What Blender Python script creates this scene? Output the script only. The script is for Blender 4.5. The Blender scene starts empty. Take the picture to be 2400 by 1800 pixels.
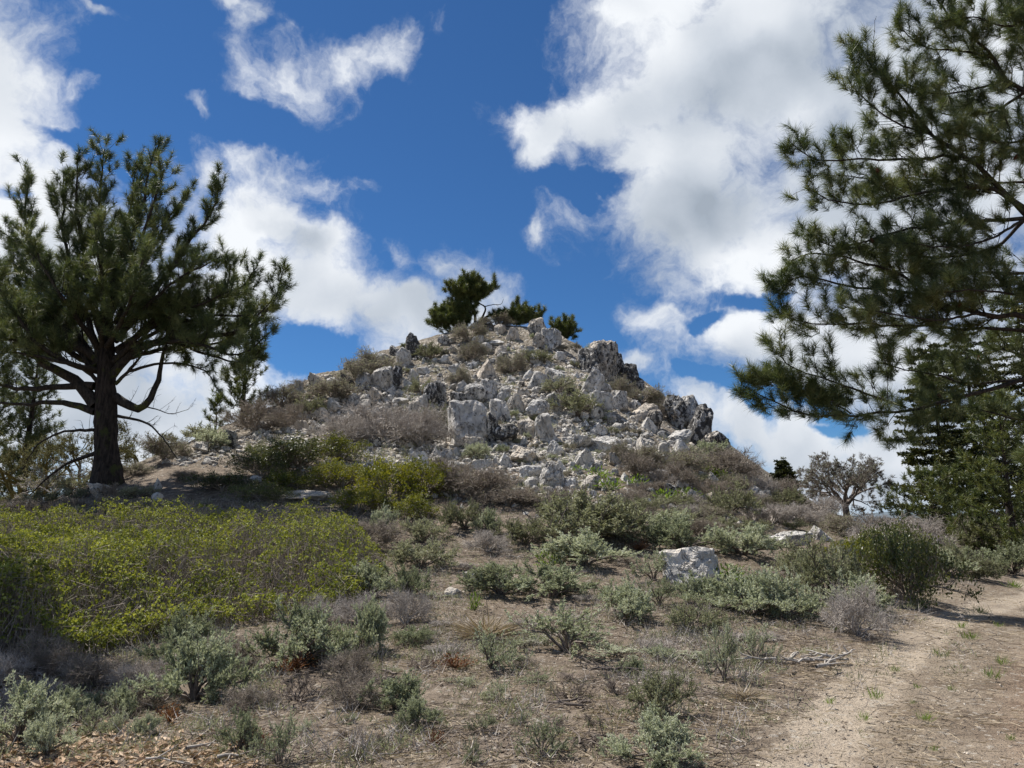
import bpy, math, random
import numpy as np
from mathutils import Vector, Matrix, Euler
R = math.radians
PI = math.pi
scene = bpy.context.scene
COL = scene.collection

# ------------------------------------------------------------------ camera, sky, sun, exposure
PITCH = R(10.7); FPX = 1803.0; CAMZ = 1.6
cam_data = bpy.data.cameras.new("camera")
cam_data.sensor_fit = 'HORIZONTAL'; cam_data.sensor_width = 36.0
cam_data.lens = 36.0 * FPX / 2400.0
cam_data.clip_start = 0.1; cam_data.clip_end = 20000
cam = bpy.data.objects.new("camera", cam_data); COL.objects.link(cam)
cam.location = (0, 0, CAMZ); cam.rotation_euler = (R(90) + PITCH, 0, 0)
scene.camera = cam
scene.view_settings.view_transform = 'Standard'; scene.view_settings.look = 'None'
scene.view_settings.exposure = 0.55; scene.view_settings.gamma = 1.0
scene.view_settings.use_curve_mapping = False
scene.render.engine = 'CYCLES'
scene.cycles.max_bounces = 6; scene.cycles.diffuse_bounces = 3; scene.cycles.transmission_bounces = 4
scene.cycles.transparent_max_bounces = 6; scene.cycles.caustics_reflective = False; scene.cycles.caustics_refractive = False

SUN_EL = R(59); SUN_AZ = R(-56)          # azimuth from +Y, negative is to the left of the view
SUN_DIR = Vector((math.sin(SUN_AZ) * math.cos(SUN_EL), math.cos(SUN_AZ) * math.cos(SUN_EL), math.sin(SUN_EL)))
sd = bpy.data.lights.new("sun", 'SUN'); sd.energy = 5.0; sd.angle = R(0.55); sd.color = (1.0, 0.955, 0.89)
sun = bpy.data.objects.new("sun", sd); COL.objects.link(sun)
sun.rotation_euler = (-SUN_DIR).to_track_quat('-Z', 'Y').to_euler()

def ray(px, py):
    "direction, with unit forward (Y) part, through a point of the 2400 x 1800 photograph"
    a = (np.asarray(px, float) - 1200) / FPX; b = (900 - np.asarray(py, float)) / FPX
    cy, sy = math.cos(PITCH), math.sin(PITCH)
    y = cy - b * sy; z = sy + b * cy
    return a / y, z / y
def W(px, py, Y):
    a, s = ray(px, py)
    return Vector((float(a) * Y, Y, CAMZ + float(s) * Y))
def project(x, y, z):
    cy, sy = math.cos(PITCH), math.sin(PITCH)
    z = z - CAMZ; f = y * cy + z * sy; u = -y * sy + z * cy
    f = np.where(np.abs(f) < 1e-6, 1e-6, f)
    return 1200 + FPX * x / f, 900 - FPX * u / f, f

# ------------------------------------------------------------------ node helper
class NT:
    def __init__(s, tree): s.t = tree; s.n = tree.nodes; s.l = tree.links
    def node(s, typ, **kw):
        nd = s.n.new(typ)
        for k, v in kw.items():
            if k == 'ins':
                for kk, vv in v.items():
                    sock = nd.inputs[kk]
                    if isinstance(vv, bpy.types.NodeSocket): s.l.new(vv, sock)
                    else: sock.default_value = vv
            else: setattr(nd, k, v)
        return nd
    def math(s, op, a, b=None, c=None, clamp=False):
        nd = s.n.new('ShaderNodeMath'); nd.operation = op; nd.use_clamp = clamp
        for i, v in enumerate((a, b, c)):
            if v is None: continue
            if isinstance(v, bpy.types.NodeSocket): s.l.new(v, nd.inputs[i])
            else: nd.inputs[i].default_value = v
        return nd.outputs[0]
    def vmath(s, op, a, b=None, scale=None):
        nd = s.n.new('ShaderNodeVectorMath'); nd.operation = op
        for i, v in enumerate((a, b)):
            if v is None: continue
            if isinstance(v, bpy.types.NodeSocket): s.l.new(v, nd.inputs[i])
            else: nd.inputs[i].default_value = v
        if scale is not None: nd.inputs['Scale'].default_value = scale
        return nd.outputs['Value'] if op in ('LENGTH', 'DOT_PRODUCT', 'DISTANCE') else nd.outputs[0]
    def noise(s, vec, scale, detail=5, rough=0.55, dist=0.0, out=0, lac=2.0):
        nd = s.n.new('ShaderNodeTexNoise'); nd.inputs['Scale'].default_value = scale
        nd.inputs['Detail'].default_value = detail; nd.inputs['Roughness'].default_value = rough
        nd.inputs['Distortion'].default_value = dist; nd.inputs['Lacunarity'].default_value = lac
        if vec is not None: s.l.new(vec, nd.inputs['Vector'])
        return nd.outputs[out]
    def ramp(s, fac, stops, interp='LINEAR'):
        nd = s.n.new('ShaderNodeValToRGB'); cr = nd.color_ramp; cr.interpolation = interp
        while len(cr.elements) < len(stops): cr.elements.new(0.5)
        for e, (p, c) in zip(cr.elements, stops):
            e.position = p; e.color = (c, c, c, 1) if isinstance(c, (int, float)) else (*c, 1)
        s.l.new(fac, nd.inputs[0]); return nd.outputs[0]
    def mix(s, fac, a, b, blend='MIX'):
        nd = s.n.new('ShaderNodeMix'); nd.data_type = 'RGBA'; nd.blend_type = blend
        for key, v in ((0, fac), (6, a), (7, b)):
            if isinstance(v, bpy.types.NodeSocket): s.l.new(v, nd.inputs[key])
            elif isinstance(v, (int, float)): nd.inputs[key].default_value = v
            else: nd.inputs[key].default_value = (*v, 1) if len(v) == 3 else v
        return nd.outputs[2]
    def maprange(s, v, a, b, c=0.0, d=1.0, smooth=True):
        nd = s.n.new('ShaderNodeMapRange'); nd.interpolation_type = 'SMOOTHSTEP' if smooth else 'LINEAR'
        s.l.new(v, nd.inputs[0])
        for i, q in zip((1, 2, 3, 4), (a, b, c, d)): nd.inputs[i].default_value = q
        return nd.outputs[0]

# ------------------------------------------------------------------ sky: Nishita blue with cloud banks lying in fixed compass directions
SKYTINT = (0.335, 0.60, 0.84)
def build_world():
    w = bpy.data.worlds.new("World"); scene.world = w; w.use_nodes = True
    t = NT(w.node_tree); t.n.clear()
    out = t.n.new('ShaderNodeOutputWorld'); bg = t.n.new('ShaderNodeBackground')
    bg.inputs['Strength'].default_value = 0.0745
    t.l.new(bg.outputs[0], out.inputs[0])
    sky = t.node('ShaderNodeTexSky', sky_type='NISHITA', sun_disc=False, sun_elevation=SUN_EL, sun_rotation=SUN_AZ,
                 altitude=2400, air_density=1.15, dust_density=0.25, ozone_density=3.0)
    tc = t.n.new('ShaderNodeTexCoord'); d = tc.outputs['Generated']
    # warp
    nv = t.noise(d, 3.0, 3, 0.6, out=1)
    nv = t.vmath('SUBTRACT', nv, (0.5, 0.5, 0.5)); nv = t.vmath('SCALE', nv, scale=0.13)
    nv2 = t.noise(d, 10.0, 5, 0.6, out=1)
    nv2 = t.vmath('SUBTRACT', nv2, (0.5, 0.5, 0.5)); nv2 = t.vmath('SCALE', nv2, scale=0.085)
    p = t.vmath('ADD', t.vmath('ADD', d, nv), nv2)
    last = [None]
    def blob(px, py, rx, ry, ang=0.0, src=None):
        a, s = ray(px, py); c = Vector((float(a), 1, float(s))).normalized()
        right = Vector((1, 0, 0)); right = (right - c * right.dot(c)).normalized()
        up = right.cross(c) * -1 if right.cross(c).z < 0 else right.cross(c)
        ca, sa = math.cos(R(ang)), math.sin(R(ang))
        e1 = right * ca + up * sa; e2 = e1.cross(c) * -1
        m = Matrix((e1, c, e2)).transposed()           # columns are the axes
        if m.determinant() < 0: m = Matrix((e1, c, -e2)).transposed()
        k = 1.0 / FPX * c.y                             # pixels to radians, near enough
        mp = t.n.new('ShaderNodeMapping'); mp.vector_type = 'TEXTURE'
        mp.inputs['Location'].default_value = c
        mp.inputs['Rotation'].default_value = m.to_euler()
        mp.inputs['Scale'].default_value = (rx * k, 0.5, ry * k)
        if last[0] is None: t.l.new(p, mp.inputs['Vector'])
        else:            # a chain: keeps few values alive at once in the shader
            t.l.new(t.vmath('ADD', p, t.math('MULTIPLY', last[0], 1e-7)), mp.inputs['Vector'])
        return t.math('SUBTRACT', 1.0, t.vmath('LENGTH', mp.outputs[0]))
    def union(bl, grow=1.0):
        f = None
        for b in bl:
            v = blob(b[0], b[1], b[2] * grow, b[3] * grow, b[4])
            f = v if f is None else t.math('SMOOTH_MAX', f, v, 0.22)
            last[0] = f
        return f
    # thick banks  (px, py, rx, ry, tilt)
    thick = [
        (-60, 150, 210, 300, 0), (40, 520, 320, 230, 25), (130, 440, 190, 110, -25), (-200, 700, 420, 300, 0), (150, 900, 420, 300, 0), (420, 1020, 330, 180, 0),
        (650, 640, 180, 130, -20), (800, 680, 300, 100, -20), (960, 720, 190, 60, -10), (590, 580, 120, 130, 20), (600, 870, 190, 170, -40), (520, 760, 140, 200, 0),
        (1560, 30, 210, 110, 0), (1750, 150, 330, 260, 0), (1400, 275, 210, 75, 8), (1600, 330, 240, 150, 0), (1700, 500, 330, 160, 0), (1600, 480, 220, 130, 0), (2150, 300, 480, 600, 0), (1950, 560, 380, 160, 0),
        (2100, 860, 480, 170, 0), (1830, 830, 260, 110, -12), (2250, 1080, 420, 150, 0), (1880, 1080, 230, 130, -35), (1740, 1020, 120, 90, -35),
    ]
    thick += [(1640, 150, 200, 150, 0), (1500, 240, 150, 80, 0), (640, 520, 130, 110, 0), (730, 570, 150, 80, -20)]
    thin = [
        (70, 120, 130, 130, 0), (470, 250, 50, 16, -35), (235, 30, 50, 16, -40), (520, 20, 60, 28, -20), (585, 50, 40, 50, 0), (720, 150, 110, 90, 10), (830, 140, 150, 45, 18), (890, 110, 60, 45, 40), (690, 90, 70, 50, 0), (700, 180, 40, 40, 0),
        (230, 230, 70, 30, -30), (190, 235, 45, 25, -20), (600, 390, 60, 60, -40), (700, 420, 130, 60, -20), (790, 460, 90, 60, 0), (880, 450, 70, 28, 12), (640, 480, 160, 80, 0), (490, 430, 60, 50, 0), (420, 500, 70, 110, 0), (940, 600, 60, 40, -30), (1080, 650, 100, 50, -20), (905, 800, 70, 30, -15),
        (1265, 545, 30, 34, -30), (1480, 850, 60, 22, -10), (1640, 640, 150, 60, -15), (1560, 690, 70, 40, -20), (1560, 770, 90, 36, -15), (1290, 340, 60, 40, 30), (1370, 500, 60, 40, 10), (1660, 950, 80, 60, -35), (1950, 690, 100, 50, 0),
    ]
    holes = [(600, 285, 170, 50, -10), (215, 345, 130, 26, -28), (1790, 695, 85, 26, 15), (1900, 965, 130, 26, -8), (1700, 925, 120, 26, -32), (1360, 420, 90, 40, 0), (20, 440, 50, 26, 0), (1660, 760, 60, 20, 20), (1990, 1010, 90, 16, 0), (760, 800, 110, 50, -30)]
    fT = t.math('MINIMUM', t.math('MULTIPLY_ADD', union(thick, 1.16), 1.45, 0.0), 1.45)
    fL = t.math('MULTIPLY_ADD', t.math('MINIMUM', union(thin, 1.45), 0.7), 0.85, -0.22)
    fH = t.math('MAXIMUM', t.math('SUBTRACT', union(holes, 1.5), 0.15), 0.0)
    f = t.math('SMOOTH_MAX', fT, fL, 0.15)
    f = t.math('SUBTRACT', f, t.math('MULTIPLY', fH, 1.6))
    # the same broken cloud cover continues all round outside the view
    fwd = Vector((0, math.cos(PITCH), math.sin(PITCH)))
    ang = t.vmath('DOT_PRODUCT', d, tuple(fwd))
    outside = t.maprange(ang, 0.72, 0.60)
    big = t.noise(d, 1.7, 3, 0.5)
    fo = t.math('MULTIPLY_ADD', big, 3.0, -1.45)
    f = t.math('ADD', t.math('MULTIPLY', f, t.math('SUBTRACT', 1.0, outside)), t.math('MULTIPLY', fo, outside))
    n1 = t.noise(p, 7.5, 9, 0.62)
    nn = t.math('MULTIPLY_ADD', n1, 3.6, -1.8)
    dens = t.math('ADD', f, nn)
    alpha = t.maprange(dens, -0.22, 0.95)
    alpha = t.math('POWER', alpha, 1.1)
    # relief: compare cloud noise here with the noise a little nearer the sun
    off = tuple(SUN_DIR * 0.055)
    q = t.vmath('ADD', d, nv)
    n1b = t.noise(t.vmath('ADD', q, off), 3.2, 3, 0.5)
    n1c = t.noise(q, 3.2, 3, 0.5)
    rel = t.math('MULTIPLY_ADD', t.math('SUBTRACT', n1c, n1b), 2.2, 0.0)
    deep = t.maprange(t.math('MULTIPLY_ADD', nn, 0.35, f), 0.2, 1.1)
    greys = [(1800, 180, 320, 110, 15), (1720, 480, 340, 130, 5), (1950, 470, 260, 130, 0), (330, 900, 380, 260, 0), (1900, 330, 200, 120, 0), (2000, 1150, 200, 60, 0), (2100, 700, 300, 140, 0), (700, 560, 120, 40, -25), (2250, 1000, 200, 120, 0), (1600, 700, 120, 40, 0)]
    fg = t.maprange(union(greys), -0.1, 0.9)
    lowering = t.node('ShaderNodeSeparateXYZ', ins={0: d}).outputs[2]
    g = t.math('MULTIPLY', deep, t.math('MULTIPLY_ADD', fg, 0.36, 0.2))
    lum = t.math('ADD', t.math('MULTIPLY_ADD', nn, 0.10, t.math('SUBTRACT', 0.90, t.math('MULTIPLY', g, 0.58))), rel, clamp=False)
    lum = t.math('MINIMUM', t.math('MAXIMUM', lum, 0.42), 1.05)
    ccol = t.ramp(t.math('MULTIPLY', lum, 0.9), [(0.0, (0.0, 0.0, 0.0)), (0.40, (3.6, 4.15, 4.9)), (0.65, (5.6, 6.1, 6.8)), (0.9, (8.2, 8.5, 8.9)), (1.0, (8.9, 9.2, 9.5))])
    skyc = t.mix(1.0, sky.outputs[0], SKYTINT, 'MULTIPLY')
    c = t.mix(t.math('MULTIPLY', t.maprange(lowering, 0.13, 0.0), 0.7), skyc, (4.3, 5.5, 7.2))
    c = t.mix(alpha, c, ccol)
    w.cycles.sampling_method = 'MANUAL'; w.cycles.sample_map_resolution = 512
    t.l.new(c, bg.inputs['Color'])

# ------------------------------------------------------------------ numpy noise
_rs = np.random.RandomState(7)
_perm = _rs.permutation(256); _perm = np.concatenate([_perm, _perm, _perm])
_g3 = _rs.normal(size=(256, 3)); _g3 /= np.linalg.norm(_g3, axis=1)[:, None]
def perlin(p):
    "gradient noise, p of shape (n,3)"
    p = np.asarray(p, float); i = np.floor(p).astype(int); f = p - i; i &= 255
    u = f * f * f * (f * (f * 6 - 15) + 10); out = 0
    for dx in (0, 1):
        for dy in (0, 1):
            for dz in (0, 1):
                h = _perm[_perm[_perm[i[:, 0] + dx] + i[:, 1] + dy] + i[:, 2] + dz]
                w = (u[:, 0] if dx else 1 - u[:, 0]) * (u[:, 1] if dy else 1 - u[:, 1]) * (u[:, 2] if dz else 1 - u[:, 2])
                out = out + w * (_g3[h] * (f - (dx, dy, dz))).sum(1)
    return out
def fbm(p, octv=4, rough=0.5):
    s = 0; a = 1.0; p = np.asarray(p, float)
    for k in range(octv): s = s + a * perlin(p * 2 ** k + 13.7 * k); a *= rough
    return s
def fbm2(x, y, sc, octv=4, rough=0.5, seed=0.0):
    return fbm(np.stack([x / sc, y / sc, np.full_like(x, seed + 0.37)], 1), octv, rough)
def sstep(v, a, b):
    t = np.clip((v - a) / (b - a), 0, 1); return t * t * (3 - 2 * t)

# ------------------------------------------------------------------ terrain: a height field through surveyed points
CTRL_PX = [
 (1200,1800,5.6),(1200,1600,8.2),(1200,1450,11.5),(1200,1320,16),(1200,1210,20),(1200,1125,24),(1200,1000,29),(1200,900,34),(1200,822,39),(1200,768,43),
 (600,1800,5.6),(0,1790,5.8),(300,1580,8.8),(700,1560,9),(0,1600,8.6),(500,1440,12),(100,1420,12.5),(800,1330,15.5),(500,1310,16.5),(100,1310,16.5),(-300,1350,14),
 (0,1222,20),(-200,1275,20),(250,1140,22),(150,1165,21.5),(400,1165,20),(600,1175,20),(800,1165,21),(1000,1170,21.5),
 (380,1062,25.5),(520,1000,28.5),(610,960,31),(700,900,34),(800,866,37),(900,826,40),(1000,800,42),(1130,766,43),
 (600,1085,24),(800,1060,25),(700,980,30),(900,960,31),(900,880,36),(1050,900,34),(1050,1050,27),
 (2300,1700,6.5),(2300,1500,10.5),(2300,1400,15.5),(2300,1330,21),(2300,1275,30),(2700,1500,12),(2700,1330,22),
 (1900,1700,6.6),(1900,1500,10.3),(2000,1400,13.6),(1900,1310,18),(1900,1250,23),(2000,1230,27),(2100,1262,28),
 (1600,1400,13),(1600,1600,8.2),(1500,1300,17),(1500,1200,21),(1700,1240,21),(1700,1170,25),(1850,1190,27),
 (1400,1110,24.5),(1550,1110,26),(1400,1000,29.5),(1400,900,34),(1550,1020,30),(1330,815,40),
 (1290,780,42.5),(1400,848,41),(1480,935,38),(1560,998,36),(1660,1058,34),(1740,1110,32),(1840,1160,30.5),(1960,1205,29.5),
]
CTRL_XYZ = [(0,2,0.0),(-4,0,0.05),(4,0,-.02),(0,-6,0),(8,2,-.05),(-8,3,0.2),
 (0,49,12.6),(0,58,8),(0,75,-2),(-8,50,11),(-16,42,5),(-14,60,2),(-20,34,0.5),(-26,26,-.5),(-30,50,-8),(-11,34,5.0),(-13.5,29.5,2.5),
 (8,50,10.5),(13,46,6),(16,42,3.2),(18,38,1.0),(22,50,-4),(10,62,2),(30,34,-0.5),(22,33,0.6),(15,37,2.2),(30,60,-9),(40,20,0),(40,0,-2),(-40,5,-4),(0,-40,-4),(-28,12,-1.0),(-18,18,1.2),
 (80,60,-14),(-80,50,-18),(0,110,-22),(70,-50,-14),(-70,-50,-14),(60,110,-26),(-60,110,-26)]
_cp = []
for px, py, Y in CTRL_PX:
    v = W(px, py, Y); _cp.append((v.x, v.y, v.z))
_cp += CTRL_XYZ
_cp = np.array(_cp)
def _tps(r2): return np.where(r2 > 1e-9, 0.5 * r2 * np.log(np.maximum(r2, 1e-9)), 0)
_n = len(_cp)
_K = _tps(((_cp[:, None, :2] - _cp[None, :, :2]) ** 2).sum(-1)) + np.eye(_n) * 0.4
_P = np.hstack([np.ones((_n, 1)), _cp[:, :2]])
_A = np.block([[_K, _P], [_P.T, np.zeros((3, 3))]])
_w = np.linalg.solve(_A, np.concatenate([_cp[:, 2], np.zeros(3)]))
def hill_weight(x, y):
    "1 on the rocky knoll, 0 on the flat in front"
    h = H0(x, y)
    return sstep(h - 0.05 * (30 - y).clip(-10, 20), 2.6, 4.6) * sstep(y, 18, 24)
def H0(x, y):
    x = np.asarray(x, float).ravel(); y = np.asarray(y, float).ravel(); out = np.empty(len(x))
    for s in range(0, len(x), 20000):
        xx = x[s:s + 20000]; yy = y[s:s + 20000]
        K = _tps((xx[:, None] - _cp[None, :, 0]) ** 2 + (yy[:, None] - _cp[None, :, 1]) ** 2)
        out[s:s + 20000] = K @ _w[:_n] + _w[_n] + _w[_n + 1] * xx + _w[_n + 2] * yy
    r = np.hypot(x, y); far = -20 - 60 * sstep(r, 90, 900) + 8 * np.sin(x / 170.) * np.cos(y / 210.)
    k = sstep(r, 60, 115)
    return out * (1 - k) + far * k
def H(x, y, fine=True):
    x = np.asarray(x, float).ravel(); y = np.asarray(y, float).ravel()
    h = H0(x, y)
    hw = sstep(h, 2.8, 5.5) * sstep(np.hypot(x, y), 90, 70)
    near = sstep(np.hypot(x, y), 90, 60)
    h = h + near * (0.045 + 0.20 * hw) * fbm2(x, y, 2.6, 3, 0.5, 1)
    if fine:
        h = h + near * (0.022 + 0.11 * hw) * fbm2(x, y, 0.55, 3, 0.6, 5)
    return h
def G(px, py):
    "where the ray through each picture point meets the ground"
    px = np.atleast_1d(np.asarray(px, float)); py = np.atleast_1d(np.asarray(py, float))
    a, s = ray(px, py); Y = np.geomspace(3.5, 60, 230)
    n = len(px); res = np.full(n, np.nan)
    X = a[:, None] * Y[None]; Z = CAMZ + s[:, None] * Y[None]
    hh = H(X, np.broadcast_to(Y, X.shape), False).reshape(X.shape)
    under = Z < hh
    for i in range(n):
        k = np.argmax(under[i])
        if not under[i].any(): res[i] = np.nan; continue
        if k == 0: res[i] = Y[0]; continue
        d0 = Z[i, k - 1] - hh[i, k - 1]; d1 = Z[i, k] - hh[i, k]
        res[i] = Y[k - 1] + (Y[k] - Y[k - 1]) * d0 / (d0 - d1)
    return a * res, res
def g1(px, py):
    x, y = G(px, py)
    if np.isnan(y[0]):                       # just over the ridge: slide down to it
        for d in range(4, 120, 4):
            x, y = G(px, py + d)
            if not np.isnan(y[0]): break
    return float(x[0]), float(y[0])
def off_track(x, y):
    ex, ey = G(ROAD_EDGE[:, 0], ROAD_EDGE[:, 1]); o = np.argsort(ey); return 1 - sstep(x - np.interp(y, ey[o], ex[o]), -0.4, 0.8)
def hz(x, y): return float(H([x], [y])[0])

# ------------------------------------------------------------------ object helpers
def tag(o, label=None, cat=None, group=None, kind=None):
    if label: o['label'] = label
    if cat: o['category'] = cat
    if group: o['group'] = group
    if kind: o['kind'] = kind
    return o
def mesh_np(name, V, F, mat, smooth=False, attrs=None):
    "V (n,3), F (m,3) or (m,4) int array"
    V = np.asarray(V, np.float32); F = np.asarray(F, np.int32)
    me = bpy.data.meshes.new(name); k = F.shape[1]
    me.vertices.add(len(V)); me.vertices.foreach_set('co', V.ravel())
    me.loops.add(F.size); me.loops.foreach_set('vertex_index', F.ravel())
    me.polygons.add(len(F)); me.polygons.foreach_set('loop_start', np.arange(0, F.size, k, dtype=np.int32))
    me.polygons.foreach_set('loop_total', np.full(len(F), k, np.int32))
    me.update(calc_edges=True)
    me.polygons.foreach_set('use_smooth', np.full(len(F), smooth, bool))
    if attrs:
        for an, av in attrs.items():
            at = me.attributes.new(an, 'FLOAT', 'POINT'); at.data.foreach_set('value', np.asarray(av, np.float32))
    me.materials.append(mat); me.update()
    return me
def obj(name, me, parent=None, loc=(0, 0, 0), rot=(0, 0, 0), sc=(1, 1, 1)):
    o = bpy.data.objects.new(name, me); COL.objects.link(o)
    o.location = loc; o.rotation_euler = rot; o.scale = sc
    if parent: o.parent = parent
    return o
def empty(name, loc=(0, 0, 0), rz=0.0, sc=1.0):
    o = bpy.data.objects.new(name, None); COL.objects.link(o)
    o.location = loc; o.rotation_euler = (0, 0, rz); o.scale = (sc, sc, sc) if isinstance(sc, (int, float)) else sc
    o.empty_display_size = 0.2
    return o

# ------------------------------------------------------------------ materials
def new_mat(name):
    m = bpy.data.materials.new(name); m.use_nodes = True
    t = NT(m.node_tree); t.n.clear()
    out = t.n.new('ShaderNodeOutputMaterial'); b = t.n.new('ShaderNodeBsdfPrincipled')
    t.l.new(b.outputs[0], out.inputs[0]); return m, t, b, out
def bump(t, b, h, strength=0.5, dist=0.02):
    nd = t.node('ShaderNodeBump', ins={'Height': h}); nd.inputs['Strength'].default_value = strength
    nd.inputs['Distance'].default_value = dist; t.l.new(nd.outputs[0], b.inputs['Normal'])

def mat_ground():
    m, t, b, _ = new_mat("soil_and_scree")
    P = t.node('ShaderNodeNewGeometry').outputs['Position']
    road = t.node('ShaderNodeAttribute', attribute_name='road').outputs['Fac']
    scree = t.node('ShaderNodeAttribute', attribute_name='scree').outputs['Fac']
    n1 = t.noise(P, 0.8, 6, 0.6); n2 = t.noise(P, 5.5, 6, 0.65); n3 = t.noise(P, 38, 4, 0.6)
    soil = t.ramp(n2, [(0.28, (0.06, 0.046, 0.035)), (0.42, (0.13, 0.104, 0.08)), (0.56, (0.22, 0.178, 0.137)), (0.72, (0.32, 0.265, 0.205))])
    soil = t.mix(t.maprange(n1, 0.35, 0.68), soil, t.mix(0.45, soil, (0.25, 0.19, 0.135)))
    rd = t.ramp(t.math('MULTIPLY_ADD', n1, 0.6, t.math('MULTIPLY', n2, 0.4)), [(0.36, (0.14, 0.108, 0.078)), (0.45, (0.23, 0.182, 0.135)), (0.55, (0.36, 0.30, 0.228)), (0.7, (0.31, 0.235, 0.165))])
    rmask = t.maprange(t.math('ADD', road, t.math('MULTIPLY_ADD', n2, 0.9, -0.45)), 0.3, 0.7)
    worn = t.node('ShaderNodeAttribute', attribute_name='worn').outputs['Fac']; red = t.node('ShaderNodeAttribute', attribute_name='red').outputs['Fac']
    rd = t.mix(t.maprange(t.math('MULTIPLY_ADD', n2, 0.8, t.math('SUBTRACT', worn, 0.4)), 0.25, 0.75), t.mix(0.35, rd, (0.13, 0.095, 0.065)), t.mix(0.5, rd, (0.46, 0.385, 0.30)))
    rd = t.mix(t.math('MULTIPLY', red, 0.4), rd, (0.33, 0.19, 0.12))
    c = t.mix(rmask, soil, rd)
    vo = t.node('ShaderNodeTexVoronoi', ins={'Vector': P, 'Scale': 9.0}); vo2 = t.node('ShaderNodeTexVoronoi', ins={'Vector': P, 'Scale': 24.0})
    sc = t.ramp(t.node('ShaderNodeSeparateColor', ins={0: vo.outputs['Color']}).outputs[0], [(0.1, (0.17, 0.14, 0.105)), (0.4, (0.33, 0.285, 0.22)), (0.75, (0.48, 0.43, 0.355)), (1, (0.56, 0.52, 0.46))])
    dirt = t.ramp(n2, [(0.35, (0.075, 0.062, 0.043)), (0.6, (0.20, 0.165, 0.12))])
    sc = t.mix(t.maprange(n1, 0.36, 0.55), sc, t.mix(0.8, sc, dirt))
    smask = t.maprange(t.math('ADD', scree, t.math('MULTIPLY_ADD', n1, 0.8, -0.4)), 0.32, 0.6)
    c = t.mix(smask, c, sc)
    # small pale grit and dark crumbs
    g = t.node('ShaderNodeSeparateColor', ins={0: vo2.outputs['Color']}).outputs[1]
    c = t.mix(t.math('MULTIPLY', t.maprange(g, 0.90, 0.95), 0.55), c, (0.46, 0.42, 0.36))
    c = t.mix(t.math('MULTIPLY', t.math('MULTIPLY', t.maprange(n3, 0.56, 0.7), 0.45), t.math('SUBTRACT', 1.0, t.math('MULTIPLY', rmask, 0.7))), c, (0.07, 0.053, 0.04))
    t.l.new(c, b.inputs['Base Color']); b.inputs['Roughness'].default_value = 0.95
    b.inputs['Specular IOR Level'].default_value = 0.2
    h = t.math('ADD', t.math('MULTIPLY', n2, 1.2), t.math('ADD', t.math('MULTIPLY', n3, 0.6), t.math('MULTIPLY', t.math('MULTIPLY', vo.outputs['Distance'], smask), -1.4)))
    bump(t, b, h, 0.9, 0.09)
    return m

def build_terrain():
    th = np.concatenate([np.arange(-180, -44, 4.0), np.arange(-44, 44.01, 0.27), np.arange(48, 180, 4.0)])
    th = np.radians(th); nt = len(th)
    r = np.concatenate([np.geomspace(0.5, 3.6, 14)[:-1], np.geomspace(3.6, 62, 270), np.geomspace(64, 120, 22), np.geomspace(140, 9000, 30)])
    T, RR = np.meshgrid(th, r); x = (np.sin(T) * RR).ravel(); y = (np.cos(T) * RR).ravel()
    z = H(x, y)
    rr = np.hypot(x, y)
    hw = sstep(z, 2.4, 4.4) * sstep(rr, 95, 75)
    ex, ey = G(ROAD_EDGE[:, 0], ROAD_EDGE[:, 1]); o = np.argsort(ey)
    xe = np.interp(y, ey[o], ex[o])
    road = sstep(x - xe + 0.5 * fbm2(x, y, 1.4, 3, 0.6, 77), -0.6, 0.9) * sstep(y, 26, 20) * sstep(rr, 60, 40)
    z -= 0.03 * road
    cx_, cy_ = G(np.array([1790., 1880, 1950, 2040, 2110, 2200, 2330, 2460]), np.array([1795., 1690, 1620, 1540, 1490, 1445, 1405, 1385])); o = np.argsort(cy_)
    xc = np.interp(y, cy_[o], cx_[o]); dd = np.abs(x - xc - 0.15); worn = sstep(dd, 0.75, 0.15) * road; red = sstep(x - xc, 1.3, 2.4) * road
    z -= 0.025 * worn
    left = np.clip(x, -99, 0)
    scree = hw * (0.62 + 0.5 * fbm2(x, y, 5.0, 3, 0.5, 9))
    scree = np.clip(scree + 0.25 * hw * sstep(z, 5, 9), 0, 1)
    n = len(r)
    V = np.stack([x, y, z], 1); V = np.vstack([V, [[0, 0, hz(0, 0)]]])
    road = np.append(road, 0); scree = np.append(scree, 0); worn = np.append(worn, 0); red = np.append(red, 0)
    i, j = np.meshgrid(np.arange(n - 1), np.arange(nt), indexing='ij'); j2 = (j + 1) % nt
    F = np.stack([i * nt + j, i * nt + j2, (i + 1) * nt + j2, (i + 1) * nt + j], -1).reshape(-1, 4)
    F = F[:, ::-1]
    m = mat_ground()
    rf = road[F].mean(1) > 0.5
    for nm, sel in (("ground", ~rf), ("dirt_track", rf)):
        f = F[sel]; used, inv = np.unique(f, return_inverse=True)
        me = mesh_np(nm, V[used], inv.reshape(f.shape), m, True, {'road': road[used], 'scree': scree[used], 'worn': worn[used], 'red': red[used]})
        tag(obj(nm, me), kind='structure', label={'ground': 'rough brown soil rising into the pale rocky knoll', 'dirt_track': 'sandy tan dirt track passing right of the knoll'}[nm])
ROAD_EDGE = np.array([(1660, 1795), (1740, 1700), (1820, 1620), (1910, 1560), (2010, 1490), (2090, 1440), (2160, 1400), (2300, 1365), (2420, 1350)], float)
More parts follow.
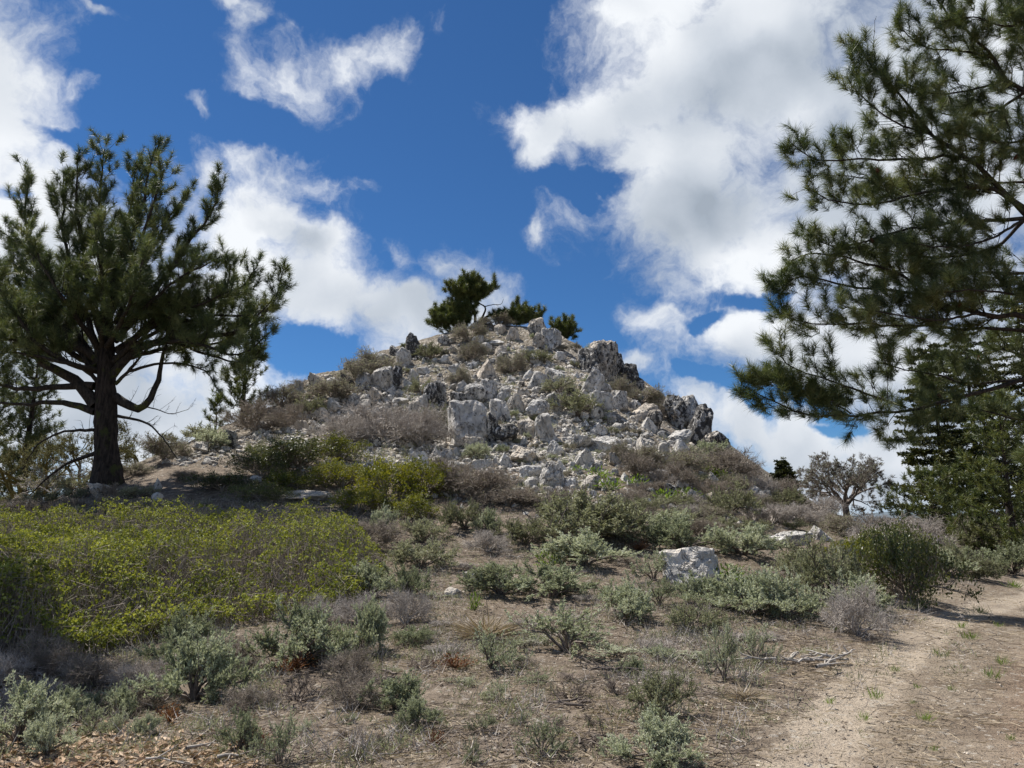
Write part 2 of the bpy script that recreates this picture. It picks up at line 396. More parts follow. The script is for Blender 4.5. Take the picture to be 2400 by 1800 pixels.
def build_far_hills():
    th = np.radians(np.arange(-180, 180, 0.75)); base = 5200.
    hh = 40 + 130 * (0.5 + fbm(np.stack([np.cos(th) * 3, np.sin(th) * 3, th * 0 + 2], 1), 4))
    rows = []
    for k, (rr, s) in enumerate(((base - 900, -0.9), (base - 400, 0.45), (base, 1.0), (base + 600, 0.6), (base + 1400, -1))):
        rows.append(np.stack([np.sin(th) * rr, np.cos(th) * rr, np.where(s < 0, -110, -80 + (hh.clip(10) ) * s)], 1))
    V = np.vstack(rows); nt = len(th); F = []
    i, j = np.meshgrid(np.arange(4), np.arange(nt), indexing='ij'); j2 = (j + 1) % nt
    F = np.stack([(i + 1) * nt + j, (i + 1) * nt + j2, i * nt + j2, i * nt + j], -1).reshape(-1, 4)
    m, t, b, _ = new_mat("far_forest"); P = t.node('ShaderNodeNewGeometry').outputs['Position']
    t.l.new(t.ramp(t.noise(P, 0.004, 5), [(0.35, (0.06, 0.085, 0.10)), (0.65, (0.13, 0.16, 0.19))]), b.inputs['Base Color']); b.inputs['Roughness'].default_value = 1
    tag(obj("distant_hills", mesh_np("distant_hills", V, F, m, True)), label='low blue forested hills on the far horizon', kind='structure')
# ------------------------------------------------------------------ rocks
def mat_rock():
    m, t, b, _ = new_mat("pale_quartzite")
    tc = t.n.new('ShaderNodeTexCoord'); oi = t.n.new('ShaderNodeObjectInfo')
    P0 = t.node('ShaderNodeNewGeometry').outputs['Position']
    P = t.vmath('ADD', P0, t.node('ShaderNodeCombineXYZ', ins={0: t.math('MULTIPLY', oi.outputs['Random'], 37.0)}).outputs[0])
    lich = t.node('ShaderNodeAttribute', attribute_type='OBJECT', attribute_name='lichen').outputs['Fac']
    rnd = t.node('ShaderNodeTexWhiteNoise', noise_dimensions='1D', ins={'W': oi.outputs['Random']}).outputs['Value']
    st = t.node('ShaderNodeMapping', ins={'Vector': P}); st.inputs['Scale'].default_value = (1, 1, 0.6); S = st.outputs[0]
    n1 = t.noise(P, 2.2, 6, 0.6); n2 = t.noise(S, 6.5, 7, 0.68); n3 = t.noise(P, 22, 5, 0.65)
    base = t.ramp(n1, [(0.32, (0.40, 0.375, 0.34)), (0.5, (0.62, 0.59, 0.54)), (0.68, (0.80, 0.77, 0.725))])
    tan = t.mix(1.0, base, (1.0, 0.91, 0.80), 'MULTIPLY')
    base = t.mix(t.maprange(t.math('ADD', rnd, t.math('MULTIPLY_ADD', n1, 1.2, -0.6)), 0.62, 1.0), base, tan)
    grey = t.mix(1.0, base, (0.55, 0.55, 0.545), 'MULTIPLY')
    base = t.mix(t.math('MULTIPLY', t.maprange(t.noise(S, 3.3, 5, 0.6), 0.40, 0.60), t.math('MULTIPLY_ADD', lich, 0.9, 0.3, clamp=True)), base, grey)
    thr = t.math('SUBTRACT', 0.70, t.math('MULTIPLY', lich, 0.27))
    lm = t.maprange(t.math('SUBTRACT', t.math('MULTIPLY_ADD', n2, 0.72, t.math('MULTIPLY', n3, 0.28)), thr), -0.012, 0.022)
    c = t.mix(t.math('MULTIPLY', lm, 0.93), base, (0.035, 0.033, 0.033))
    c = t.mix(t.math('MULTIPLY', t.maprange(n3, 0.6, 0.72), 0.25), c, (0.16, 0.145, 0.12))
    t.l.new(c, b.inputs['Base Color']); b.inputs['Roughness'].default_value = 0.85; b.inputs['Specular IOR Level'].default_value = 0.3
    crack = t.math('ABSOLUTE', t.math('SUBTRACT', t.noise(S, 3.0, 4, 0.6, 0.8), 0.5))
    crack = t.maprange(crack, 0.0, 0.03)
    c2 = t.mix(t.math('MULTIPLY', t.maprange(crack, 0.45, 0.0), 0.75), c, (0.07, 0.06, 0.05)); t.l.new(c2, b.inputs['Base Color'])
    bump(t, b, t.math('ADD', t.math('MULTIPLY', n2, 1.0), t.math('ADD', t.math('MULTIPLY', n3, 0.45), t.math('MULTIPLY', crack, 0.5))), 0.75, 0.12)
    return m
import bmesh
_ico = {}
def ico(level):
    if level not in _ico:
        bm = bmesh.new(); bmesh.ops.create_icosphere(bm, subdivisions=level, radius=1.0)
        V = np.array([v.co[:] for v in bm.verts]); F = np.array([[v.index for v in f.verts] for f in bm.faces]); bm.free()
        _ico[level] = (V / np.linalg.norm(V, axis=1)[:, None], F)
    return _ico[level]
def rock_shape(seed, style='block', level=4, rough=1.0):
    rs = np.random.RandomState(seed); D, F = ico(level)
    if style == 'block':
        N = [(1, 0, .1), (-1, 0, .05), (0, 1, 0), (0, -1, .12), (.1, 0, 1), (0, 0, -1)]; hh = list(rs.uniform(0.64, 0.84, 6)); k = 12; lo, hi = 0.72, 1.02
    elif style == 'slab':
        N = [(0, 0, 1), (0, .2, 1), (0, 0, -1)]; hh = [.62, .66, .6]; k = 10; lo, hi = 0.7, 1.0
    elif style == 'wedge':
        N = [(0.75, -.1, .8), (-.95, -.2, .55), (0, -1, .35), (0, 1, .2), (0, 0, -1)]; hh = list(rs.uniform(0.5, 0.68, 5)); k = 5; lo, hi = 0.75, 1.0
    elif style == 'spire':
        N = [(1, 0, .25), (-1, 0, .2), (0, -1, .2), (0, 1, .2), (.3, .2, 1)]; hh = list(rs.uniform(0.55, 0.75, 4)) + [0.8]; k = 10; lo, hi = 0.62, 0.95
    else:
        N = [(0, 0, -1)]; hh = [0.7]; k = 16; lo, hi = 0.76, 0.98
    N = np.array(N, float); N += rs.normal(0, 0.14, N.shape)
    ex = rs.normal(size=(k, 3)); N = np.vstack([N, ex]); N /= np.linalg.norm(N, axis=1)[:, None]
    hh = np.array(list(hh) + list(rs.uniform(lo, hi, k)))
    dt = D @ N.T
    rr = np.where(dt > 0.05, hh[None] / np.maximum(dt, 0.05), 9).min(1)
    V = D * rr[:, None]
    o = seed * 3.17
    st = np.array([1.5, 1.5, 1.1])
    d = 0.12 * fbm(V * 1.5 + o, 3, 0.55) + 0.05 * fbm(V * st * 3.2 + o, 3, 0.6)
    cr = np.abs(perlin(V * st * 2.1 + o + 5)); d -= 0.10 * np.clip(1 - cr / 0.07, 0, 1) * (level > 2)
    if level > 3: d += 0.025 * fbm(V * 9 + o, 2, 0.6)
    V = V + D * (d * rough)[:, None]
    mn, mx = V.min(0), V.max(0)
    V = (V - (mn + mx) / 2) / (mx - mn)
    return V, F
ROCKS = [
 # x, base y, width, height in photograph units, style, lichen, roll degrees, words
 (1146,888,56,48,'wedge',.05,0,"clean pale triangular boulder high on the scree, tallest of the upper slope"),
 (1263,792,52,46,'block',.6,0,"square lichen-spotted block standing on the summit beside the low pine crown"),
 (1291,817,50,50,'block',.5,10,"rounded grey block leaning on the summit block's lower side"),
 (1262,814,32,34,'block',.6,0,"small speckled block under the square summit block"),
 (1172,780,30,22,'round',.2,0,"small white rock just below the brown summit shrub"),
 (1198,796,38,32,'round',.35,0,"white-capped rounded rock between the summit shrub and summit block"),
 (1133,828,38,26,'round',.4,-10,"streaky low rock in the dry shrubs under the summit pine"),
 (1176,836,30,28,'block',.1,0,"smooth buff rock below the white slab near the top"),
 (1120,806,30,18,'slab',.2,0,"pale flat rock in dry brush left of the white slab near the top"),
 (1167,812,36,13,'slab',.05,0,"bright white flat slab below the summit rocks"),
 (1176,866,30,38,'spire',.8,14,"dark ribbed upright rock beside the clean triangular boulder"),
 (1237,844,32,32,'block',.4,0,"cream blocky rock below the summit block"),
 (944,858,38,46,'spire',.25,0,"tall rounded buff rock on the left shoulder of the knoll"),
 (967,838,38,48,'spire',.95,-12,"black jagged crag behind the tall buff rock on the left shoulder"),
 (961,800,18,28,'spire',.7,0,"thin pointed pinnacle on the left shoulder skyline"),
 (925,830,26,22,'round',.8,0,"low dark rock on the skyline left of the thin pinnacle"),
 (896,912,50,50,'block',.55,0,"broad tan block with dark cap on the left flank"),
 (926,910,30,52,'spire',.85,6,"dark striped upright rock against the broad tan block"),
 (851,906,38,32,'block',.4,0,"squat grey block left of the broad tan block"),
 (967,898,36,38,'round',.35,0,"ribbed pale rock right of the dark striped upright rock"),
 (949,906,30,24,'wedge',.3,-20,"tilted white rock leaning at the foot of the dark striped rock"),
 (994,876,38,17,'slab',.05,0,"flat white slab on scree above the ribbed pale rock"),
 (1067,874,30,20,'round',.15,0,"small rounded rock on bare scree left of the triangular boulder"),
 (1108,860,26,14,'round',.2,0,"small low rock just left of the triangular boulder's top"),
 (1078,902,50,28,'slab',.12,5,"pinkish white flat rock in the middle of the scree"),
 (1031,947,30,56,'spire',.7,0,"narrow black-spotted spire left of the central outcrop"),
 (1010,952,34,52,'spire',.85,-8,"dark leaning slab against the narrow black-spotted spire"),
 (980,968,44,44,'round',.45,0,"cracked white and grey rock below the dark leaning slab"),
 (1260,907,32,42,'block',.45,25,"steeply tilted striped block right of the triangular boulder"),
 (1240,890,26,24,'block',.15,0,"small buff block touching the steeply tilted striped block"),
 (825,954,38,32,'round',.5,0,"lumpy grey rock on the far left of the rocky face"),
 (876,934,38,24,'wedge',.35,0,"low faceted white rock below the broad tan block"),
 (854,952,30,28,'round',.5,0,"small knobbly rock beside the lumpy grey rock"),
 (1096,1044,98,98,'block',.3,0,"largest squared grey block at the foot of the central outcrop"),
 (1150,1040,30,72,'spire',.75,8,"dark speckled flank rock leaning on the largest block"),
 (1111,1056,52,30,'block',.2,0,"low tan rock under the largest squared block"),
 (1076,960,38,42,'spire',.75,-8,"black-spotted shoulder rock above the largest block"),
 (1111,952,46,52,'block',.6,0,"blotchy lichen rock with tan foot directly above the largest block"),
 (1086,922,30,28,'spire',.2,10,"small clean pointed rock behind the black-spotted shoulder rock"),
 (1145,938,44,44,'block',.5,0,"grey split block at the top of the central outcrop"),
 (1182,940,38,38,'spire',.5,12,"leaning grey fin right of the grey split block"),
 (1171,988,48,58,'block',.3,0,"upright plain grey block right of the blotchy rock"),
 (1210,964,46,40,'round',.4,-10,"rounded rock in the middle of the central outcrop"),
 (1238,964,36,32,'round',.5,0,"grey rock wedged between the rounded rock and outcrop end"),
 (1259,990,50,50,'spire',.45,15,"leaning pointed block at the right end of the central outcrop"),
 (1226,932,30,20,'round',.3,0,"small light rock on top of the central outcrop"),
 (1237,1022,48,38,'block',.25,0,"low white-topped rock left of the tall white-topped block"),
 (1278,1034,50,62,'block',.25,0,"tall white-topped block at the foot of the outcrop's right side"),
 (1184,1042,58,46,'spire',.85,0,"black and white striped rock between largest block and white-topped rocks"),
 (1230,1086,70,40,'wedge',.1,-6,"long pale wedge lying below the central outcrop"),
 (1184,1094,34,32,'wedge',.3,0,"grey triangular rock left of the long pale wedge"),
 (1161,1094,24,26,'wedge',.1,10,"small cream triangular rock left of the grey triangular rock"),
 (1125,1100,54,24,'slab',.02,0,"bright white flat slab below the largest block"),
 (1022,1082,46,34,'wedge',.15,0,"pale rock poking out of grey brush left of the white slab"),
 (1244,1118,52,28,'block',.15,0,"white ledge rock under the long pale wedge"),
 (1296,1140,62,50,'block',.5,4,"cracked white block with dark seams at the foot of the scree"),
 (1315,1105,38,28,'wedge',.05,0,"clean pale wedge above the cracked white block"),
 (1304,1068,42,34,'wedge',.08,8,"white faceted rock right of the long pale wedge"),
 (1370,1094,58,38,'round',.2,0,"bulky white boulder on the lower right scree"),
 (1368,1052,50,28,'slab',.2,12,"pale slab half buried above the bulky white boulder"),
 (1424,1064,70,40,'slab',.04,12,"large smooth white slab sloping on the right scree"),
 (1405,1018,40,24,'wedge',.1,0,"small tent-shaped rock above the large smooth white slab"),
 (1382,1146,46,34,'round',.45,0,"grey dome-like rock at the foot of the right scree"),
 (1248,1142,40,24,'round',.35,0,"low mottled rock left of the cracked white block"),
 (1287,1154,30,14,'slab',.1,0,"thin flat stone under the cracked white block"),
 (1352,1180,56,28,'round',.12,0,"half-buried round pinkish rock behind the tall grey-green bush"),
 (1292,962,34,44,'spire',.5,20,"tilted dark-streaked rock right of the central outcrop"),
 (1321,952,30,24,'round',.3,0,"squat ribbed rock right of the tilted dark-streaked rock"),
 (1394,922,48,58,'block',.45,24,"tall tilted striped block below the skyline tower"),
 (1369,942,30,30,'wedge',.2,10,"pale rock at the foot of the tall tilted striped block"),
 (1411,974,58,54,'block',.25,10,"big square leaning block on the right slope"),
 (1414,922,40,24,'block',.55,8,"cap rock resting on the big square leaning block"),
 (1300,892,48,28,'slab',.25,-14,"long rounded slab on the upper right scree"),
 (1416,882,64,94,'block',.65,0,"tall skyline tower with bare pinkish top"),
 (1382,874,50,70,'block',.9,0,"dark crag joined to the left of the skyline tower"),
 (1380,872,44,30,'wedge',.1,0,"clean tan rock at the foot of the dark crag"),
 (1450,892,34,64,'spire',.8,0,"dark narrow column right of the skyline tower"),
 (1479,914,46,58,'spire',.9,6,"black jagged column stepping down right of the tower"),
 (1496,922,30,38,'spire',.85,0,"last small black pinnacle right of the tower"),
 (1513,986,54,46,'round',.45,20,"ribbed leaning outcrop above the right slope brush"),
 (1536,1006,36,44,'spire',.8,8,"dark rock behind the ribbed leaning outcrop"),
 (1521,1008,36,30,'wedge',.05,0,"pinkish pointed rock at the foot of the ribbed outcrop"),
 (1490,960,28,20,'round',.5,0,"small grey rock in brush above the ribbed outcrop"),
 (1590,1002,56,78,'spire',.75,-14,"speckled left horn of the dark fin on the right ridge"),
 (1618,1010,48,90,'spire',.6,10,"highest tooth of the dark fin on the right ridge"),
 (1646,1052,60,106,'spire',.85,12,"dark brown main slab of the fin on the right ridge"),
 (1676,1074,58,64,'spire',.8,14,"lowest brown wedge of the dark fin on the right ridge"),
 (1590,1038,64,32,'round',.35,0,"broad pale rock in front of the dark fin"),
 (1513,1070,50,36,'slab',.1,20,"sloping white slab in brush below the ribbed outcrop"),
 (1670,1127,30,20,'wedge',.1,0,"white pointed rock in green herbs on the right slope"),
 (1648,1127,26,22,'spire',.5,0,"grey mottled rock left of the white pointed rock"),
 (1714,1158,32,22,'wedge',.1,0,"small pale rock near the lower right skyline brush"),
 (1780,1168,62,30,'wedge',.25,-8,"pale wedge rock in purple-grey brush below the little fir"),
 (1720,1186,34,18,'round',.3,0,"low white rock left of the pale wedge in purple-grey brush"),
 (1810,1210,38,18,'slab',.1,0,"faint flat rock in brush below the pale wedge"),
 (1856,1284,104,40,'slab',.25,0,"long white ledge rock right of the middle foreground"),
 (1928,1266,60,32,'wedge',.35,0,"white tent-shaped rock behind the long white ledge"),
 (1987,1258,36,22,'round',.3,0,"small pale rock right of the white tent-shaped rock"),
 (2036,1258,46,24,'slab',.3,0,"far flat pale rock last in the row on the right"),
 (1625,1370,132,80,'block',.05,-5,"big pinkish white boulder alone beside bright green plants"),
 (1110,1364,50,28,'round',.05,0,"bright white rounded stone in the sagebrush"),
 (1060,1400,40,24,'round',.2,0,"smaller bluish white stone below the bright white one"),
 (705,1176,124,22,'slab',.05,0,"flat white slab behind the big green thicket"),
 (226,1172,78,34,'slab',.45,-12,"grey lying rock at the foot of the big left pine"),
 (368,1146,20,26,'wedge',.2,0,"small white stone standing in the pine's shade"),
 (365,1172,26,18,'round',.2,0,"low stone below the standing white stone in the shade"),
 (600,1128,26,14,'round',.2,0,"pale stone in the dark shade under the brush"),
 (538,1048,32,40,'spire',.8,0,"dark upright rock at the left foot of the knoll"),
 (470,1062,44,24,'slab',.4,-10,"grey slab in grass left of the dark upright rock"),
 (610,1006,34,18,'round',.3,0,"pale lump among the left ridge stones"),
 (745,988,38,28,'round',.4,0,"knobbly white outcrop on the lower left scree"),
 (782,960,34,26,'round',.35,0,"rough pale boulder left of the lumpy grey rock"),
 (700,958,30,18,'round',.3,0,"pale stone heap top on the left skyline"),
 (770,888,26,14,'slab',.2,0,"skyline slab stone left of the green cushion shrub"),
 (1110,768,24,14,'round',.3,0,"low skyline rock under the summit pine"),
 (1040,795,26,12,'round',.6,0,"small dark skyline rock left of the summit pine"),
 (1450,1012,30,20,'round',.2,0,"small rounded rock in the middle of the right scree"),
 (1345,1008,26,16,'wedge',.1,0,"little pale wedge above the half-buried slab"),
 (1490,1090,30,16,'slab',.1,0,"thin pale slab under the sloping white slab"),
 (1560,1120,34,18,'slab',.2,0,"flat stone among dark brush low on the right slope"),
 (1600,1140,30,16,'wedge',.1,0,"small pale rock in green herbs low on the right"),
 (1440,1170,26,18,'round',.2,0,"small white rock beside green herbs at the slope foot"),
 (1475,1195,24,16,'wedge',.1,0,"tiny white rock at the brush edge below the slope"),
 (1340,1142,30,20,'round',.15,0,"pale rock right of the cracked white block"),
]
def build_rocks():
    m = mat_rock()
    protos = {}
    for k, st in enumerate(('block', 'slab', 'wedge', 'spire', 'round')):
        for lv, cnt in ((4, 5), (3, 4)):
            protos[st, lv] = [mesh_np("rock", *rock_shape(100 * k + 10 * lv + q, st, lv), m, False) for q in range(cnt)]
    rnd = random.Random(5); info = []
    def put(cx, by, w, h, st, lich, roll, lv, depth=None, push=0.0):
        x, y = g1(cx, by); k = y / FPX / 0.985
        y += push
        W_, H_ = w * k, h * k
        D_ = depth or W_ * rnd.uniform(0.7, 0.95)
        o = bpy.data.objects.new("boulder" if w >= 34 else "rock", rnd.choice(protos[st, lv])); COL.objects.link(o)
        tot = H_ * 1.35
        o.scale = (W_ * 1.05, D_, tot)
        z = hz(x, y + D_ * 0.25)
        o.location = (x, y + D_ * 0.25, z + H_ - tot * 0.5 - 0.02)
        o.rotation_euler = (R(rnd.uniform(-14, 14)), R(roll + rnd.uniform(-6, 6)), rnd.uniform(-0.35, 0.35) + (PI if rnd.random() < 0.4 and st in ('round', 'slab') else 0))
        o['lichen'] = float(lich)
        return o
    tops = []
    for (cx, by, w, h, st, li, roll, lab) in ROCKS:
        lv = 4 if w * h > 1100 else 3
        if cx in (1625,): lv = 4
        o = put(cx, by, w, h, st, li, roll, lv)
        tag(o, lab, 'boulder' if w >= 34 else 'rock', 'white rocks of the knoll')
        tops.append((cx, by - h / 2, w, h))
    # middling rocks strewn over the scree
    n = 0; tries = 0; pts = []
    T = np.array(tops)
    while n < 260 and tries < 9000:
        tries += 1
        px = rnd.gauss(1190, 210); py = rnd.triangular(790, 1180, 985)
        if rnd.random() < 0.12: px, py = rnd.uniform(560, 900), rnd.uniform(900, 1020)
        if rnd.random() < 0.16: px, py = rnd.uniform(1380, 1800), rnd.uniform(1040, 1200)
        # inside the rocky face
        lft = np.interp(py, [760, 800, 870, 930, 1010, 1060, 1190], [1080, 960, 790, 660, 620, 940, 1080])
        rgt = np.interp(py, [760, 830, 950, 1060, 1110, 1190], [1280, 1440, 1560, 1690, 1750, 1850])
        if not lft < px < rgt: continue
        s = 15 + 30 * rnd.random() ** 1.9
        d = np.abs(T[:, 0] - px) < (T[:, 2] * 0.5 + s * 0.35); e = np.abs(T[:, 1] - py) < (T[:, 3] * 0.45 + s * 0.2)
        if (d & e).any(): continue
        if any(abs(px - a) < (s + c) * 0.38 and abs(py - b) < (s + c) * 0.3 for a, b, c in pts): continue
        x, y = G(px, py)
        if np.isnan(y[0]) or y[0] > 46: continue
        st = rnd.choice(('block', 'wedge', 'round', 'round', 'slab', 'spire'))
        hh = s * {'slab': 0.45, 'spire': 1.1}.get(st, 0.75)
        li = min(1, max(0, rnd.gauss(0.38, 0.25)))
        o = put(px, py, s, hh, st, li, rnd.uniform(-25, 25), 3)
        pts.append((px, py, s)); info.append((o, px, py, s, hh, st, li)); n += 1
    LABELS.append(('rock', info))
    # loose stones: everything too small to tell one by one
    rs = np.random.RandomState(11)
    tiny0 = [decimate_to_octa(60 + q) for q in range(6)]
    small = [rock_shape(900 + q, ('round', 'slab', 'block', 'wedge')[q % 4], 1, 0.8) for q in range(8)]
    N = 19000
    px = rs.normal(1150, 260, N * 3); py = rs.triangular(770, 1010, 1230, N * 3)
    e = rs.rand(N * 3) < 0.10; px[e] = rs.uniform(380, 900, e.sum()); py[e] = rs.uniform(900, 1090, e.sum())
    e = rs.rand(N * 3) < 0.12; px[e] = rs.uniform(1300, 1850, e.sum()); py[e] = rs.uniform(1030, 1240, e.sum())
    lft = np.interp(py, [760, 800, 870, 930, 1000, 1090, 1110, 1240], [1080, 950, 780, 620, 480, 380, 960, 1080])
    rgt = np.interp(py, [760, 830, 950, 1060, 1110, 1240], [1280, 1440, 1560, 1690, 1750, 1870])
    ok = (px > lft) & (px < rgt); px, py = px[ok], py[ok]
    clump = fbm2(px, py, 60, 3) + 0.25 - 1.2 * sstep(py, 1080, 1200) * 0.5
    ok = rs.rand(len(px)) < np.clip(0.45 + 1.3 * clump, 0.05, 1); px, py = px[ok][:N], py[ok][:N]
    x, y = G_fast(px, py); ok = ~np.isnan(y) & (y < 46); x, y = x[ok], y[ok]
    x += rs.normal(0, .05, len(x)); y += rs.normal(0, 0.25, len(x))
    z = H(x, y); s = 0.055 + 0.20 * rs.rand(len(x)) ** 3.2
    b = s > 0.10
    stones_mesh("loose_stones", x[b], y[b], z[b], s[b], small, rs, m, 'scattered loose stones of the pale scree', 0.3)
    stones_mesh("rubble", x[~b], y[~b], z[~b], s[~b], tiny0, rs, m, 'fine pale rubble between the scree stones', 0.3)
    # grit on the soil in front
    N = 6000; r = 4.6 + 20 * rs.rand(N) ** 1.5; a = rs.uniform(-0.62, 0.62, N); x = r * np.sin(a); y = r * np.cos(a); z = H(x, y)
    s = 0.008 + 0.03 * rs.rand(N) ** 4
    tiny = [rock_shape(950 + q, 'round', 1, 1.0) for q in range(4)]
    tiny = [decimate_to_octa(q) for q in range(4)]
    stones_mesh("gravel", x, y, z, s, tiny, rs, m, 'pale grit and pebbles in the brown soil', 0.2)
def decimate_to_octa(seed):
    rs = np.random.RandomState(seed); V = np.array([(1, 0, 0), (0, 1, 0), (-1, 0, 0), (0, -1, 0), (0, 0, .8), (0, 0, -.8)], float) * 0.5
    V += rs.normal(0, 0.09, V.shape)
    F = np.array([(0, 1, 4), (1, 2, 4), (2, 3, 4), (3, 0, 4), (1, 0, 5), (2, 1, 5), (3, 2, 5), (0, 3, 5)])
    return V, F
def stones_mesh(name, x, y, z, s, protos, rs, m, lab, sink):
    AV, AF, off = [], [], 0
    pick = rs.randint(0, len(protos), len(x))
    for q, (V, F) in enumerate(protos):
        i = np.where(pick == q)[0]
        if not len(i): continue
        a = rs.uniform(0, 2 * PI, len(i)); ca, sa = np.cos(a), np.sin(a)
        sc = s[i, None] * rs.uniform(0.7, 1.3, (len(i), 3)) * (1, 1, 0.7)
        P = V[None] * sc[:, None, :]
        X = P[..., 0] * ca[:, None] - P[..., 1] * sa[:, None] + x[i, None]; Y = P[..., 0] * sa[:, None] + P[..., 1] * ca[:, None] + y[i, None]
        tilt = rs.normal(0, .3, (len(i), 1)); Z = P[..., 2] + P[..., 0] * tilt + z[i, None] + s[i, None] * (0.35 - sink)
        AV.append(np.stack([X, Y, Z], -1).reshape(-1, 3))
        AF.append((F[None] + (np.arange(len(i)) * len(V))[:, None, None] + off).reshape(-1, 3)); off += len(i) * len(V)
    o = obj(name, mesh_np(name, np.vstack(AV), np.vstack(AF), m, False)); tag(o, lab, kind='stuff'); o['lichen'] = 0.12
_grid = {}
def G_fast(px, py):
    "ground points for many picture points, through a coarse table"
    if 'g' not in _grid:
        gx = np.arange(-60, 2470, 22.0); gy = np.arange(740, 1830, 10.0)
        A, B = np.meshgrid(gx, gy); X, Y = G(A.ravel(), B.ravel()); _grid['g'] = (gx, gy, Y.reshape(A.shape))
    gx, gy, Yt = _grid['g']
    u = np.clip((px - gx[0]) / 22.0, 0, len(gx) - 1.001); v = np.clip((py - gy[0]) / 10.0, 0, len(gy) - 1.001)
    i, j = u.astype(int), v.astype(int); fu, fv = u - i, v - j
    Y = (Yt[j, i] * (1 - fu) + Yt[j, i + 1] * fu) * (1 - fv) + (Yt[j + 1, i] * (1 - fu) + Yt[j + 1, i + 1] * fu) * fv
    a, _ = ray(px, py); return a * Y, Y
LABELS = []
# ------------------------------------------------------------------ plant building blocks
def norm(v): return v / np.maximum(np.linalg.norm(v, axis=-1, keepdims=True), 1e-9)
class Tubes:
    "collects tapering polyline tubes into one mesh"
    def __init__(s, fine=False): s.V = []; s.F = []; s.n = 0; s.fine = fine
    def add(s, pts, rad, sides=3):
        pts = np.asarray(pts, float); k = len(pts); rad = np.broadcast_to(rad, (k,)) if np.ndim(rad) == 0 else np.asarray(rad)
        tan = norm(np.gradient(pts, axis=0)); ref = np.array([0.3, 0.2, 1.0]) if abs(tan[0, 2]) < 0.8 else np.array([1.0, 0.1, 0])
        u = norm(np.cross(tan, ref)); v = np.cross(tan, u)
        a = np.arange(sides) * 2 * PI / sides
        ring = pts[:, None] + rad[:, None, None] * (np.cos(a)[None, :, None] * u[:, None] + np.sin(a)[None, :, None] * v[:, None])
        s.V.append(ring.reshape(-1, 3))
        i, j = np.meshgrid(np.arange(k - 1), np.arange(sides), indexing='ij'); j2 = (j + 1) % sides
        s.F.append(np.stack([i * sides + j, i * sides + j2, (i + 1) * sides + j2, (i + 1) * sides + j], -1).reshape(-1, 4) + s.n)
        s.n += k * sides
    def many(s, A, B, ra, rb, bend=0.0, rs=None):
        "many simple three-sided twigs from A to B"
        n = len(A); 
        if n == 0: return
        M = (A + B) / 2
        if bend: M = M + rs.normal(0, 1, (n, 3)) * np.linalg.norm(B - A, axis=1)[:, None] * bend
        if s.fine:
            t = norm(B - A); u = norm(np.cross(t, rs.normal(size=(n, 3)))); v = np.cross(t, u); a = np.arange(3) * 2 * PI / 3
            c = np.cos(a)[None, :, None] * u[:, None] + np.sin(a)[None, :, None] * v[:, None]
            ring = np.stack([A[:, None] + c * np.broadcast_to(ra, (n,))[:, None, None], B[:, None] + c * np.broadcast_to(rb, (n,))[:, None, None] * .6], 1)
            s.V.append(ring.reshape(-1, 3)); f = np.array([[j, (j + 1) % 3, 3 + (j + 1) % 3, 3 + j] for j in range(3)])[None] + (np.arange(n) * 6)[:, None, None] + s.n
            s.F.append(f.reshape(-1, 4)); s.n += n * 6; return
        t = norm(B - A); u = norm(np.cross(t, rs.normal(size=(n, 3)) if rs is not None else np.array([[.3, .5, .2]]))); v = np.cross(t, u)
        a = np.arange(3) * 2 * PI / 3
        c = np.cos(a)[None, :, None] * u[:, None] + np.sin(a)[None, :, None] * v[:, None]
        ra = np.broadcast_to(ra, (n,))[:, None, None]; rb = np.broadcast_to(rb, (n,))[:, None, None]
        ring = np.stack([A[:, None] + c * ra, M[:, None] + c * (ra + rb) / 2, B[:, None] + c * rb], 1)
        s.V.append(ring.reshape(-1, 3))
        f = []
        for k in range(2):
            for j in range(3): f.append([k * 3 + j, k * 3 + (j + 1) % 3, (k + 1) * 3 + (j + 1) % 3, (k + 1) * 3 + j])
        f = np.array(f)[None] + (np.arange(n) * 9)[:, None, None] + s.n
        s.F.append(f.reshape(-1, 4)); s.n += n * 9
    def mesh(s, name, mat): return mesh_np(name, np.vstack(s.V), np.vstack(s.F), mat, True)
class Leaves:
    "collects needles (one triangle) and leaves (two triangles folded on the midrib)"
    def __init__(s): s.V = []; s.F = []; s.n = 0
    def needles(s, B, D, L, w, rs):
        n = len(B); D = norm(D); u = norm(np.cross(D, rs.normal(size=(n, 3)))) * (np.broadcast_to(w, (n,))[:, None] / 2)
        T = B + D * np.broadcast_to(L, (n,))[:, None]
        s.V.append(np.stack([B - u, B + u, T], 1).reshape(-1, 3))
        s.F.append(np.arange(n * 3).reshape(-1, 3) + s.n); s.n += 3 * n
    def blades(s, B, D, L, w, rs, up=0.0):
        n = len(B); D = norm(D); u = np.cross(D, norm(rs.normal(size=(n, 3)) + np.array([0, 0, up])))
        u = norm(u) * (np.broadcast_to(w, (n,))[:, None] / 2)
        L = np.broadcast_to(L, (n,))[:, None]
        nn = norm(np.cross(u, D)) * np.broadcast_to(w, (n,))[:, None] * 0.22
        M = B + D * L * 0.5; T = B + D * L
        s.V.append(np.stack([B, M - u + nn, T, M + u + nn], 1).reshape(-1, 3))
        k = np.arange(n)[:, None, None] * 4
        s.F.append((np.array([[0, 1, 2], [0, 2, 3]])[None] + k).reshape(-1, 3) + s.n); s.n += 4 * n
    def mesh(s, name, mat): return mesh_np(name, np.vstack(s.V), np.vstack(s.F), mat, False)

